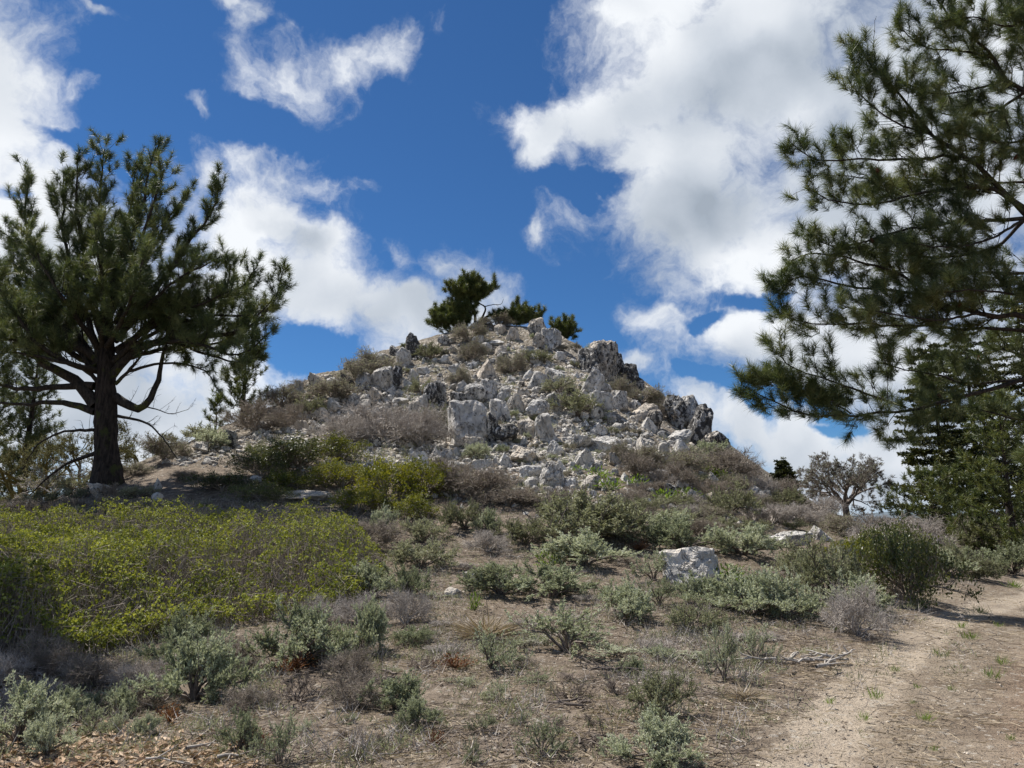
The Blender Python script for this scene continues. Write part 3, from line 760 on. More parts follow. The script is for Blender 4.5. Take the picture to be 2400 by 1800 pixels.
def leaf_mat(name, cols, rough=0.55, spec=0.35, trans=0.25, scale=1.2, tcol=None, objvar=0.0):
    m, t, b, out = new_mat(name)
    g = t.n.new('ShaderNodeNewGeometry'); P = g.outputs['Position']
    r = g.outputs['Random Per Island']
    n = t.noise(P, scale, 3, 0.6)
    fac = t.math('ADD', t.math('MULTIPLY', r, 0.6), t.math('MULTIPLY_ADD', n, 1.6, -0.6))
    if objvar:
        rn = t.node('ShaderNodeObjectInfo').outputs['Random']
        fac = t.math('ADD', fac, t.math('MULTIPLY_ADD', rn, objvar, -objvar / 2))
    k = len(cols); c = t.ramp(fac, [(0.1 + 0.8 * i / (k - 1), q) for i, q in enumerate(cols)])
    t.l.new(c, b.inputs['Base Color']); b.inputs['Roughness'].default_value = rough
    b.inputs['Specular IOR Level'].default_value = spec
    if trans:
        tr = t.n.new('ShaderNodeBsdfTranslucent')
        t.l.new(t.mix(1.0, c, tcol or (1.3, 1.25, 0.7), 'MULTIPLY'), tr.inputs[0])
        mx = t.n.new('ShaderNodeMixShader'); mx.inputs[0].default_value = trans
        t.l.new(b.outputs[0], mx.inputs[1]); t.l.new(tr.outputs[0], mx.inputs[2]); t.l.new(mx.outputs[0], out.inputs[0])
    return m
def bark_mat(name, c1, c2, sc=12, strength=0.8, patch=None):
    m, t, b, _ = new_mat(name)
    P = t.node('ShaderNodeNewGeometry').outputs['Position']
    mp = t.node('ShaderNodeMapping', ins={'Vector': P}); mp.inputs['Scale'].default_value = (1, 1, 0.22)
    n = t.noise(mp.outputs[0], sc, 6, 0.65, 0.4); n0 = t.noise(P, 2.5, 4, 0.6)
    c = t.ramp(n, [(0.35, c1), (0.62, c2)])
    if patch: c = t.mix(t.maprange(n0, 0.56, 0.66), c, patch)
    t.l.new(c, b.inputs['Base Color']); b.inputs['Roughness'].default_value = 0.9; b.inputs['Specular IOR Level'].default_value = 0.15
    bump(t, b, n, strength, 0.05); return m
MAT = {}
def make_mats():
    MAT['needle'] = leaf_mat("pine_needles", [(0.030, 0.049, 0.022), (0.074, 0.106, 0.040), (0.135, 0.17, 0.06), (0.27, 0.28, 0.13)], 0.5, 0.4, 0.22, 1.6)
    MAT['needle_far'] = leaf_mat("yellowish_pine_needles", [(0.035, 0.055, 0.02), (0.08, 0.105, 0.03), (0.13, 0.155, 0.045), (0.17, 0.17, 0.07)], 0.5, 0.4, 0.25, 1.6)
    MAT['fir'] = leaf_mat("fir_needles", [(0.012, 0.02, 0.008), (0.035, 0.048, 0.014), (0.075, 0.085, 0.02), (0.14, 0.135, 0.03)], 0.5, 0.35, 0.12, 1.3)
    MAT['sage'] = leaf_mat("sage_leaves", [(0.22, 0.24, 0.15), (0.33, 0.36, 0.235), (0.44, 0.47, 0.33), (0.55, 0.57, 0.44)], 0.8, 0.15, 0.35, 2.5, (1.05, 1.05, 0.85), 0.7)
    MAT['sage_dull'] = leaf_mat("dull_sage_leaves", [(0.16, 0.165, 0.095), (0.25, 0.26, 0.15), (0.34, 0.35, 0.215), (0.42, 0.42, 0.30)], 0.8, 0.15, 0.3, 2.5, (1.05, 1.05, 0.85), 0.7)
    MAT['green'] = leaf_mat("thicket_leaves", [(0.07, 0.085, 0.02), (0.14, 0.165, 0.032), (0.235, 0.265, 0.06), (0.38, 0.41, 0.13)], 0.6, 0.3, 0.32, 1.1, (1.35, 1.25, 0.5))
    MAT['manz'] = leaf_mat("glossy_leaves", [(0.05, 0.065, 0.010), (0.12, 0.14, 0.018), (0.19, 0.205, 0.022), (0.26, 0.26, 0.04)], 0.55, 0.35, 0.3, 1.5, (1.5, 1.35, 0.5), 0.4)
    MAT['darkleaf'] = leaf_mat('dark_olive_leaves', [(0.03, 0.045, 0.012), (0.07, 0.09, 0.022), (0.12, 0.14, 0.035), (0.18, 0.19, 0.06)], 0.4, 0.5, 0.2, 1.5, (1.4, 1.3, 0.6), 0.4)
    MAT['herb'] = leaf_mat("fresh_herb_leaves", [(0.09, 0.12, 0.03), (0.14, 0.19, 0.045), (0.21, 0.27, 0.06)], 0.45, 0.4, 0.4, 2, (1.3, 1.5, 0.5), 0.3)
    MAT['rust'] = leaf_mat("rusty_leaves", [(0.085, 0.04, 0.022), (0.17, 0.075, 0.035), (0.28, 0.15, 0.06)], 0.6, 0.3, 0.2, 3, (1.2, 1.0, 0.7))
    MAT['straw'] = leaf_mat("dry_straw", [(0.21, 0.165, 0.11), (0.33, 0.265, 0.185), (0.45, 0.38, 0.28)], 0.8, 0.2, 0.1, 2)
    MAT['chips'] = leaf_mat("dry_bark_chips", [(0.24, 0.15, 0.09), (0.40, 0.28, 0.18), (0.52, 0.41, 0.29)], 0.8, 0.2, 0.05, 2)
    MAT['olive'] = leaf_mat("small_olive_leaves", [(0.09, 0.10, 0.05), (0.17, 0.18, 0.09), (0.26, 0.26, 0.15), (0.36, 0.35, 0.24)], 0.6, 0.3, 0.25, 1.5)
    MAT['bark'] = bark_mat("dark_pine_bark", (0.012, 0.010, 0.009), (0.058, 0.046, 0.038), 14, 1.0, (0.05, 0.055, 0.02))
    MAT['limb'] = bark_mat("pine_limb_bark", (0.018, 0.015, 0.013), (0.065, 0.055, 0.045), 20, 0.6, (0.07, 0.075, 0.022))
    MAT['stem'] = bark_mat("sage_wood", (0.09, 0.072, 0.06), (0.24, 0.20, 0.17), 30, 0.4)
    MAT['twig'] = bark_mat("grey_brown_twigs", (0.25, 0.215, 0.185), (0.52, 0.475, 0.43), 12, 0.3)
    MAT['twig2'] = bark_mat("purple_brown_twigs", (0.17, 0.142, 0.112), (0.36, 0.31, 0.26), 12, 0.3)
    MAT['pale'] = bark_mat("bleached_wood", (0.22, 0.19, 0.16), (0.50, 0.46, 0.41), 25, 0.5)
    MAT['moss'] = bark_mat("mossy_branches", (0.05, 0.045, 0.022), (0.17, 0.145, 0.045), 12, 0.5)
    MAT['cone'] = bark_mat("cone_scales", (0.05, 0.02, 0.012), (0.16, 0.07, 0.04), 40, 0.8)

# ------------------------------------------------------------------ shrubs
def dome_dirs(rs, n, low=0.05, high=1.0):
    a = rs.uniform(0, 2 * PI, n); z = rs.uniform(low, high, n) ** 0.8; r = np.sqrt(np.maximum(0, 1 - z * z))
    return np.stack([r * np.cos(a), r * np.sin(a), z], 1)
def shrub_skeleton(rs, tub, R_, H_, stems=12, sub=7, twigs=6, thick=0.012, droop=0.0, chaos=0.25):
    "stems from the base out to a lumpy dome; returns twig tips and their directions"
    tips, dirs = [], []
    d0 = dome_dirs(rs, stems, 0.12, 0.98)
    lump = rs.uniform(0.65, 1.1, stems)
    for d, q in zip(d0, lump):
        end = d * np.array([R_, R_, H_]) * q * 0.8
        k = 5; t = np.linspace(0, 1, k)[:, None]
        p = end * t + rs.normal(0, chaos * 0.12, (k, 3)) * R_ * np.sin(t * PI) ; p[:, 2] += 0.12 * H_ * np.sin(t[:, 0] * PI) - droop * t[:, 0] ** 2 * H_
        p[0] = rs.normal(0, 0.03 * R_, 3) * (1, 1, 0); p[0, 2] = -0.03
        tub.add(p, np.linspace(thick, thick * 0.45, k), 4)
        nb = sub; s = rs.uniform(0.3, 1.0, nb); s[0] = 1
        base = np.array([np.interp(s, t[:, 0], p[:, c]) for c in range(3)]).T
        dd = norm(norm(end)[None] * 0.9 + rs.normal(0, 0.55, (nb, 3)) + np.array([0, 0, 0.2 - droop]))
        L = R_ * rs.uniform(0.16, 0.42, nb)
        e = base + dd * L[:, None]
        tub.many(base, e, thick * 0.4, thick * 0.22, 0.10, rs)
        b2 = np.repeat(base, twigs, 0); e2 = np.repeat(e, twigs, 0); f = rs.uniform(0.25, 1, (len(b2), 1))
        bb = b2 + (e2 - b2) * f
        d2 = norm(np.repeat(dd, twigs, 0) * 0.8 + rs.normal(0, 0.6, bb.shape) + np.array([0, 0, 0.3 - droop]))
        ee = bb + d2 * (R_ * rs.uniform(0.08, 0.24, (len(bb), 1)))
        ee[:, 2] = np.maximum(ee[:, 2], 0.01)
        tub.many(bb, ee, thick * 0.2, thick * 0.12, 0.08, rs)
        tips.append(ee); dirs.append(d2)
    return np.vstack(tips), np.vstack(dirs)
def proto_sage(seed, mat, R_=0.42, H_=0.34, leaf=0.026, per=20, spikes=0, stems=15, sub=8, tw=5):
    rs = np.random.RandomState(seed); tb = Tubes(True); lv = Leaves()
    tips, dirs = shrub_skeleton(rs, tb, R_, H_, stems, sub, tw, 0.011)
    keep = rs.rand(len(tips)) < 0.8; tips, dirs = tips[keep], dirs[keep]
    B = np.repeat(tips, per, 0) - np.repeat(dirs, per, 0) * rs.uniform(0, 0.09, (len(tips) * per, 1)) * R_ / 0.42
    D = np.repeat(dirs, per, 0) + rs.normal(0, 0.75, B.shape) + (0, 0, 0.3)
    lv.blades(B, D, leaf * rs.uniform(0.6, 1.3, len(B)), leaf * 0.42, rs)
    if spikes:
        b = tips[rs.choice(len(tips), spikes)]; e = b + norm(rs.normal(0, 0.25, b.shape) + (0, 0, 1)) * rs.uniform(0.08, 0.2, (spikes, 1))
        tb.many(b, e, 0.003, 0.0022, 0.02, rs)
    return tb.mesh("stems", MAT['stem']), lv.mesh("foliage", mat)
def proto_twiggy(seed, mat, R_=0.6, H_=0.5, stems=16, sub=9, tw=9, leafmat=None, leaves=0, thick=0.012, droop=0.05):
    rs = np.random.RandomState(seed); tb = Tubes(True)
    tips, dirs = shrub_skeleton(rs, tb, R_, H_, stems, sub, tw, thick, droop, 0.4)
    tb.fine = True; n3 = 3
    b = np.repeat(tips, n3, 0); d = norm(np.repeat(dirs, n3, 0) + rs.normal(0, 0.6, b.shape))
    b = b - np.repeat(dirs, n3, 0) * rs.uniform(0, 0.08, (len(b), 1))
    tb.many(b, b + d * rs.uniform(0.04, 0.12, (len(b), 1)) * R_ / 0.6, 0.0028, 0.0018, 0.08, rs)
    lf = None
    if leaves:
        lv = Leaves(); i = rs.choice(len(b), leaves); B = b[i] + d[i] * 0.04
        lv.blades(B, d[i] + rs.normal(0, .6, B.shape), 0.028 * rs.uniform(.6, 1.3, leaves), 0.011, rs); lf = lv.mesh("foliage", leafmat)
    return tb.mesh("stems", mat), lf
def proto_leafy(seed, mat, R_=0.6, H_=0.5, leaf=0.032, n=7, wide=0.62):
    rs = np.random.RandomState(seed); tb = Tubes(True); lv = Leaves()
    tips, dirs = shrub_skeleton(rs, tb, R_, H_, 18, 9, 5, 0.012)
    B = np.repeat(tips, n, 0) + rs.normal(0, 0.02, (len(tips) * n, 3)); D = np.repeat(dirs, n, 0) * 0.5 + rs.normal(0, 0.7, B.shape) + (0, 0, 0.5)
    lv.blades(B, D, leaf * rs.uniform(0.7, 1.25, len(B)), leaf * wide, rs)
    return tb.mesh("stems", MAT['twig2']), lv.mesh("foliage", mat)
def proto_tuft(seed, mat, n=60, h=0.16, spread=0.5, w=0.006, flat=False):
    rs = np.random.RandomState(seed); lv = Leaves()
    B = rs.normal(0, 0.025, (n, 3)) * (1, 1, 0); D = rs.normal(0, spread, (n, 3)) + (0, 0, 0.15 if flat else 1.0)
    if flat: D[:, 2] = np.abs(D[:, 2]) * 0.35
    lv.blades(B, D, h * rs.uniform(0.5, 1.2, n), w, rs); return None, lv.mesh("foliage", mat)
def proto_herb(seed, mat, n=110, leaf=0.045, R_=0.16, wide=0.35):
    rs = np.random.RandomState(seed); lv = Leaves(); tb = Tubes()
    B = dome_dirs(rs, n) * R_ * rs.uniform(0.3, 1, (n, 1)); D = norm(B) + rs.normal(0, 0.4, B.shape) + (0, 0, 0.6)
    tb.many(np.zeros((n // 4, 3)), B[:n // 4], 0.003, 0.002, 0.05, rs)
    lv.blades(B, D, leaf * rs.uniform(0.6, 1.2, n), leaf * wide, rs); return tb.mesh("stems", mat), lv.mesh("foliage", mat)

PR = {}
def make_protos():
    PR['sage'] = [proto_sage(s, MAT['sage']) for s in range(1, 5)]
    PR['sagedull'] = [proto_sage(s, MAT['sage_dull'], 0.45, 0.36, 0.025, 16, 25) for s in range(11, 15)]
    PR['sagethin'] = [proto_sage(s, MAT['sage'], 0.42, 0.32, 0.026, 13, 0, 10, 6, 4) for s in range(21, 24)]
    PR['tall'] = [proto_sage(s, MAT['sage_dull'], 0.5, 0.5, 0.026, 18, 130, 20, 8, 6) for s in range(31, 33)]
    PR['twig'] = [proto_twiggy(s, MAT['twig'], 0.6, 0.48, 16, 9, 7) for s in range(41, 45)]
    PR['twig2'] = [proto_twiggy(s, MAT['twig2'], 0.6, 0.5, 16, 9, 7, MAT['olive'], 320) for s in range(51, 55)]
    PR['brownish'] = [proto_twiggy(s, MAT['twig2'], 0.55, 0.5, 16, 9, 7, MAT['sage_dull'], 3600) for s in range(61, 63)]
    PR['leafy'] = [proto_leafy(s, MAT['manz']) for s in range(71, 74)]
    PR['dark'] = [proto_leafy(s, MAT['darkleaf'], 0.6, 0.5, 0.03, 7, 0.6) for s in range(76, 78)]
    PR['herb'] = [proto_herb(s, MAT['herb']) for s in range(81, 83)]
    PR['rust'] = [proto_herb(s, MAT['rust'], 200, 0.026, 0.16, 0.6) for s in range(91, 93)]
    PR['grass'] = [proto_tuft(s, MAT['herb'], 46, 0.15, 0.35, 0.0045) for s in range(101, 103)]
    PR['straw'] = [proto_tuft(s, MAT['straw'], 420, 0.30, 0.8, 0.007, True) for s in range(111, 113)]
    PR['deadsage'] = [proto_twiggy(s, MAT['stem'], 0.4, 0.25, 8, 5, 4, None, 0, 0.012) for s in range(121, 123)]
KINDS = {'sage': ('sagebrush', 'shrub'), 'sagedull': ('sagebrush', 'shrub'), 'sagethin': ('sagebrush', 'shrub'), 'tall': ('sagebrush', 'shrub'),
         'twig': ('bare_shrub', 'shrub'), 'twig2': ('bare_shrub', 'shrub'), 'brownish': ('dry_shrub', 'shrub'), 'leafy': ('green_shrub', 'shrub'),
         'dark': ('green_shrub', 'shrub'), 'herb': ('green_herb', 'plant'), 'rust': ('rusty_plant', 'plant'), 'grass': ('grass_tuft', 'grass tuft'), 'straw': ('dry_grass_clump', 'dry grass'), 'deadsage': ('dead_shrub', 'dead shrub')}
PLANTS = {}
_prs = random.Random(77)
def plant(kind, px, py, w, h=None, label=None, sink=0.0, xy=None):
    "a plant whose foot stands at a picture point; w, h in photograph units"
    if xy: x, y = xy
    else:
        r = G_fast(np.array([float(px)]), np.array([float(py)])); x, y = float(r[0][0]), float(r[1][0])
        if not np.isfinite(y) or y > 50: x, y = g1(px, py)
    k = y / FPX
    me = _prs.choice(PR[kind]); st, fo = me; f = fo or st
    if 'dims' not in f:
        co = np.empty(len(f.vertices) * 3, np.float32); f.vertices.foreach_get('co', co); co = co.reshape(-1, 3)
        f['dims'] = [float(np.percentile(np.abs(co[:, 0]), 96) * 2), float(np.percentile(co[:, 2], 97))]
    dw, dh = f['dims']
    sx = w * k / dw; sz = (h * k / dh) if h else sx
    e = empty(KINDS[kind][0], (x, y, hz(x, y) - sink), _prs.uniform(0, 2 * PI), (sx, sx * _prs.uniform(.85, 1.1), sz))
    if st: obj('stems', st, e)
    if fo: obj('foliage', fo, e)
    tag(e, label, KINDS[kind][1])
    PLANTS.setdefault(kind, []).append((e, px, py, w, h or w * .8, label is not None))
    return e
def build_shrubs():
    P = plant
    # --- hand placed shrubs (x, foot y, width, height)
    P('tall', 1355, 1268, 240, 100, "tallest dark grey-green bush with rusty flower spikes at the slope foot")
    P('tall', 1450, 1262, 130, 80, "grey-green bush leaning on the right side of the tallest spiky bush")
    P('sagedull', 1300, 1240, 110, 62, "grey-green bush tucked against the left side of the tallest spiky bush")
    P('sage', 700, 1560, 190, 120, "large silvery sagebrush at the front corner of the green thicket")
    P('sage', 455, 1640, 190, 125, "big pale sagebrush with dark shade beneath, before the thicket")
    P('sage', 430, 1560, 150, 100, "pale sagebrush directly behind the big pale one with dark shade")
    P('sagethin', 320, 1470, 70, 80, "thin sagebrush standing up against the thicket's front edge")
    P('sagethin', 370, 1465, 60, 80, "second thin sagebrush against the thicket, beside the forked grey stick")
    P('sage', 40, 1740, 150, 110, "pale sagebrush at the lower left beside the bark chips")
    P('sage', 110, 1770, 90, 70, "low sagebrush right at the edge of the bark chips")
    P('sage', 150, 1690, 80, 60, "small sagebrush in the dead brush at lower left")
    P('sage', 270, 1680, 70, 56, "small bluish sagebrush between two dead shrubs at lower left")
    P('sage', 925, 1655, 112, 62, "round silvery sagebrush cushion alone on bare soil")
    P('sage', 980, 1705, 80, 52, "smaller silvery sagebrush just below the round cushion")
    P('sagethin', 655, 1790, 110, 90, "open sagebrush growing behind the orange plants at the bottom")
    P('sage', 560, 1760, 70, 70, "small sagebrush beside the orange-leaved plant")
    P('sagethin', 1270, 1775, 80, 70, "small sparse sagebrush near the bottom middle")
    P('sagethin', 1110, 1790, 50, 44, "little sage sprout at the bottom edge")
    P('sagedull', 1545, 1680, 130, 86, "grey sagebrush on the soil left of the track mouth")
    P('sage', 1530, 1790, 170, 90, "feathery green sagebrush at the bottom edge, right of middle")
    P('sagethin', 1700, 1595, 90, 110, "upright thin sagebrush left of the bleached dead branches")
    P('sagethin', 1770, 1550, 70, 70, "small round sagebrush above the bleached dead branches")
    P('sagethin', 1330, 1530, 200, 90, "sprawling sagebrush with bare twisted trunk in the middle ground")
    P('sagethin', 1150, 1565, 130, 76, "thin sagebrush with dark bare legs below the dry grass fan")
    P('sage', 1175, 1395, 150, 62, "low spreading sagebrush just right of the bright white stone")
    P('sage', 1290, 1400, 150, 66, "low sagebrush right of the spreading one by the white stone")
    P('sage', 1370, 1325, 190, 66, "wide silvery sagebrush in front of the tallest spiky bush")
    P('sagedull', 1235, 1275, 120, 50, "olive sagebrush left of the wide silvery one")
    P('sage', 1140, 1250, 60, 50, "bright little sagebrush in front of the pale dry grass")
    P('sagedull', 1090, 1240, 110, 56, "olive bush beside the bright little sagebrush")
    P('sagedull', 990, 1330, 140, 56, "long low sagebrush right of the thicket's end")
    P('sage', 905, 1240, 60, 44, "little green sagebrush at the far corner of the thicket")
    P('sage', 870, 1400, 110, 70, "sagebrush in the shade of the thicket's right end")
    P('sage', 960, 1400, 80, 60, "small sagebrush left of the bluish white stone")
    P('sage', 850, 1530, 110, 100, "leaning sagebrush right of the big silvery one")
    P('sage', 1600, 1290, 150, 60, "sagebrush behind the big pinkish boulder")
    P('sage', 1560, 1260, 120, 56, "sagebrush at the upper left of the big pinkish boulder")
    P('sage', 1740, 1300, 150, 60, "sagebrush above and right of the big pinkish boulder")
    P('sagedull', 1940, 1400, 190, 110, "broad grey sagebrush left of the dark rounded bush")
    P('sage', 2010, 1430, 130, 70, "silvery sagebrush spilling to the edge of the track")
    P('sagedull', 1900, 1350, 160, 70, "grey sagebrush under the yellow-green shrub")
    P('sage', 1760, 1440, 170, 84, "silvery sagebrush among grey twigs below the boulder")
    P('sage', 1840, 1450, 150, 90, "silvery sagebrush right of the one below the boulder")
    P('sage', 1650, 1420, 120, 60, "low sagebrush right below the big pinkish boulder")
    P('twig', 2010, 1490, 150, 100, "pale bare shrub overhanging the track edge")
    P('leafy', 1990, 1330, 130, 60, "yellow-green glossy shrub left of the dark rounded bush")
    P('leafy', 1900, 1325, 90, 40, "small yellow-green glossy shrub before the white ledge rock")
    P('dark', 2130, 1410, 190, 140, "dark rounded green bush beside the track bend")
    P('dark', 2090, 1330, 150, 90, "green-topped bush at the crest left of the fir group")
    P('sage', 2150, 1330, 100, 46, "sage shrub between the dark rounded bush and the bare thicket")
    P('leafy', 905, 1178, 165, 90, "round yellow-green shrub with dark base, biggest on the slope foot")
    P('leafy', 985, 1165, 140, 80, "yellow-green shrub joined to the right of the biggest round one")
    P('leafy', 800, 1140, 120, 56, "yellow-green shrub left of the biggest round one")
    P('leafy', 840, 1200, 110, 50, "low green shrub spreading toward the flat white slab")
    P('leafy', 960, 1215, 120, 50, "low green shrub below the biggest round yellow-green one")
    P('dark', 700, 1095, 170, 62, "dark green shrub in the pine's shade on the slope")
    P('leafy', 800, 1078, 130, 52, "green shrub above the yellow-green ones, beside grey twigs")
    P('dark', 610, 1120, 130, 60, "shaded green shrub under the left ridge")
    P('leafy', 690, 1150, 130, 40, "green shrub hanging over the flat white slab")
    P('brownish', 870, 882, 120, 58, "green-brown cushion shrub on the left skyline of the knoll")
    P('brownish', 835, 893, 70, 40, "reddish left end of the skyline cushion shrub")
    P('brownish', 1100, 800, 80, 40, "brown dense shrub right under the summit pine's trunk")
    P('brownish', 1160, 765, 90, 22, "low brown shrub on the summit between the pine stems")
    P('brownish', 1110, 845, 70, 46, "brown shrub beside the streaky rock near the summit")
    P('sagedull', 1010, 842, 80, 34, "olive brown shrub on the upper left scree")
    P('sagedull', 1260, 850, 80, 30, "dry brush below the summit blocks")
    P('brownish', 1200, 872, 70, 46, "brown shrub right of the clean triangular boulder")
    P('brownish', 1500, 950, 100, 40, "large dry brown shrub against the skyline right of the tower")
    P('brownish', 1452, 925, 70, 40, "dry brown shrub at the foot of the skyline tower")
    P('twig2', 1570, 985, 60, 60, "dry twiggy shrub in the gap left of the dark fin")
    P('brownish', 1455, 1085, 80, 44, "dark dry shrub beside the large smooth white slab")
    P('brownish', 1510, 1090, 90, 40, "dark dry shrub under the sloping white slab")
    P('brownish', 1600, 1108, 120, 52, "purple-brown shrub below the dark fin")
    P('twig2', 1690, 1120, 150, 66, "twiggy shrub on the skyline below the dark fin")
    P('sage', 1660, 1080, 90, 40, "greyish green shrub at the foot of the fin's lowest wedge")
    P('sagedull', 1355, 975, 110, 52, "grey-green shrub in the gully right of the central outcrop")
    P('sagedull', 1310, 925, 80, 36, "olive shrub above the gully right of the outcrop")
    P('sagedull', 1020, 1010, 90, 54, "grey-green shrub left of the largest squared block")
    P('sage', 1115, 1072, 60, 30, "small green shrub at the foot of the largest squared block")
    P('brownish', 1080, 905, 60, 40, "dark shrub behind the narrow black-spotted spire")
    P('sagedull', 985, 925, 60, 34, "small grey-green shrub between the left spires")
    P('twig', 900, 1030, 190, 76, "grey skeleton brush spreading left of the outcrop")
    P('twig', 985, 1045, 170, 80, "grey skeleton brush reaching toward the largest block")
    P('twig', 800, 1040, 150, 60, "grey skeleton brush above the green slope shrubs")
    P('twig2', 1110, 1165, 170, 60, "purplish bare brush right of the round yellow-green shrub")
    P('twig2', 1040, 1150, 150, 70, "purplish bare brush behind the round yellow-green shrub")
    P('twig2', 1190, 1185, 150, 40, "purplish bare brush below the cracked white block")
    P('twig2', 600, 1010, 150, 70, "brown bare brush on the left ridge")
    P('twig2', 680, 1000, 110, 50, "brown bare brush among the left scree stones")
    P('brownish', 660, 950, 100, 46, "brown-green shrub on the left skyline ridge")
    P('sagedull', 730, 975, 90, 40, "grey-green shrub in the lower left scree")
    P('brownish', 780, 935, 110, 44, "brown shrub on the lower left skyline scree")
    P('dark', 520, 1150, 140, 40, "low shrub with leaves darkened to deepen the shade right of the big pine")  # dark leaf colour stands in for the shade on the bank beside the pine
    P('dark', 610, 1172, 130, 36, "low shrub darkened to deepen the shade behind the thicket near the flat slab")  # leaves kept dark here too, carrying on the painted shade strip
    P('straw', 1140, 1490, 170, 44, "fan of dry straw-coloured grass blades in the middle ground")
    P('straw', 1750, 1640, 90, 22, "dry grass fan below the bleached dead branches")
    P('rust', 690, 1570, 112, 36, "rusty red plant at the foot of the large silvery sagebrush")
    P('rust', 395, 1690, 67, 33, "dark red plant in front of the big pale sagebrush")
    P('rust', 600, 1745, 90, 30, "bright orange plant near the bottom left of middle")
    P('rust', 1065, 1565, 90, 27, "rusty low plant left of the thin dark-legged sagebrush")
    P('rust', 1020, 1745, 45, 27, "rusty brown plant at the bottom middle")
    P('rust', 1500, 1290, 45, 21, "orange-yellow low plant below the spiky bush")
    P('herb', 1715, 1370, 90, 44, "bright green herb clump right of the big pinkish boulder")
    P('herb', 1740, 1390, 60, 36, "second bright green herb clump below the first one")
    P('herb', 1285, 1330, 60, 36, "bright green herb in the sagebrush above the white stone")
    P('herb', 1112, 1430, 30, 40, "single bright green herb tuft behind the dry grass fan")
    P('herb', 1417, 1400, 26, 24, "tiny bright green herb in the middle ground")
    P('herb', 1430, 1150, 70, 30, "green herbs at the foot of the right scree")
    P('herb', 1400, 1120, 60, 26, "light green herbs under the bulky white boulder")
    P('herb', 1490, 1140, 60, 26, "green herbs right of the grey dome-like rock")
    P('herb', 1550, 1175, 70, 28, "green herbs low on the right slope")
    P('herb', 1610, 1170, 60, 26, "green herbs beside the small pale slope rocks")
    P('herb', 1690, 1125, 50, 26, "bright herbs right of the white pointed rock")
    P('herb', 1660, 1110, 40, 20, "bright herbs above the white pointed rock")
    for i, (px, py, w) in enumerate([(2050, 1640, 60), (2025, 1690, 50), (2170, 1690, 50), (1945, 1650, 36), (2095, 1575, 36), (2205, 1540, 50), (2270, 1500, 50), (2350, 1560, 50), (2330, 1590, 60), (2150, 1615, 26), (2230, 1620, 34), (2140, 1650, 24), (2255, 1475, 40), (2300, 1440, 50), (1900, 1440, 30), (2380, 1380, 50), (2340, 1470, 30), (2190, 1760, 30), (2370, 1740, 34), (1955, 1480, 30)]):
        P('grass', px, py, w * .75, w * 0.5)
    # --- the rest of the brush, strewn by kind and place
    rnd = random.Random(9)
    placed = [(a[1], a[2], a[3]) for k in PLANTS for a in PLANTS[k]]
    def strew(kinds, n, region, wr, hr, gap=0.36, yk=0.22):
        c = 0
        for _ in range(n * 30):
            if c >= n: break
            px, py = region()
            if px is None: continue
            w = rnd.uniform(*wr)
            if any(abs(px - a) < (w + q) * gap and abs(py - b) < (w + q) * yk for a, b, q in placed): continue
            if abs(px - 1975) < 50 and 1175 < py < 1232: continue
            if abs(px - 1625) < 75 and 1290 < py < 1425: continue
            if abs(px - 1110) < 40 and 1335 < py < 1420 or abs(px - 1060) < 36 and 1370 < py < 1440: continue
            if abs(px - 1856) < 70 and 1240 < py < 1325 or abs(px - 1928) < 36 and 1230 < py < 1300: continue
            placed.append((px, py, w)); P(rnd.choice(kinds), px, py, w, w * rnd.uniform(*hr)); c += 1
    def box(x0, x1, y0, y1):
        return lambda: (rnd.uniform(x0, x1), rnd.uniform(y0, y1))
    def tri(xm, xs, y0, y1, cond=None):
        def f():
            x, y = rnd.gauss(xm, xs), rnd.uniform(y0, y1)
            return (x, y) if cond is None or cond(x, y) else (None, None)
        return f
    face = lambda x, y: np.interp(y, [790, 870, 930, 1010, 1060, 1150], [1000, 800, 640, 560, 600, 900]) < x < np.interp(y, [760, 830, 950, 1060, 1110, 1150], [1280, 1420, 1540, 1670, 1750, 1800])
    edge = lambda x, y: x < np.interp(y, [1400, 1440, 1490, 1560, 1620, 1700, 1800], [2150, 2040, 1930, 1810, 1700, 1620, 1540])
    # slope foot, dense brush band
    strew(['twig', 'twig2', 'sagedull', 'twig2', 'sage'], 34, box(860, 1500, 1185, 1300), (100, 170), (0.36, 0.5))
    strew(['twig2', 'twig', 'sagedull', 'twig2'], 40, tri(1780, 170, 1150, 1300, lambda x, y: y > np.interp(x, [1400, 1560, 1700, 1800, 1900, 2050, 2100], [1170, 1140, 1140, 1170, 1200, 1235, 1270]) and x < 2100), (90, 160), (0.36, 0.52))
    strew(['sage', 'sagedull', 'sage', 'twig', 'sagethin'], 40, box(1440, 2130, 1300, 1480), (100, 170), (0.42, 0.56))
    strew(['sagethin', 'sage', 'twig', 'deadsage', 'sagedull'], 26, tri(1250, 260, 1290, 1450, lambda x, y: 880 < x < 1500), (80, 140), (0.4, 0.5), 0.42, 0.25)
    strew(['sagethin', 'deadsage', 'sagethin', 'deadsage', 'sage'], 24, tri(1300, 330, 1440, 1640, lambda x, y: 900 < x and edge(x + 60, y)), (60, 120), (0.35, 0.5), 0.5, 0.35)
    strew(['deadsage', 'sagethin', 'deadsage'], 16, tri(1150, 330, 1640, 1795, lambda x, y: 560 < x and edge(x + 60, y)), (40, 90), (0.35, 0.5), 0.6, 0.45)
    # dead brush before the thicket
    strew(['twig2', 'twig', 'twig2', 'deadsage'], 30, box(-40, 860, 1560, 1670), (100, 170), (0.34, 0.48), 0.3, 0.2)
    strew(['twig2', 'twig'], 8, box(740, 960, 1430, 1520), (90, 140), (0.4, 0.6))
    strew(['sage', 'sagethin'], 8, box(0, 420, 1570, 1720), (50, 90), (0.6, 0.8))
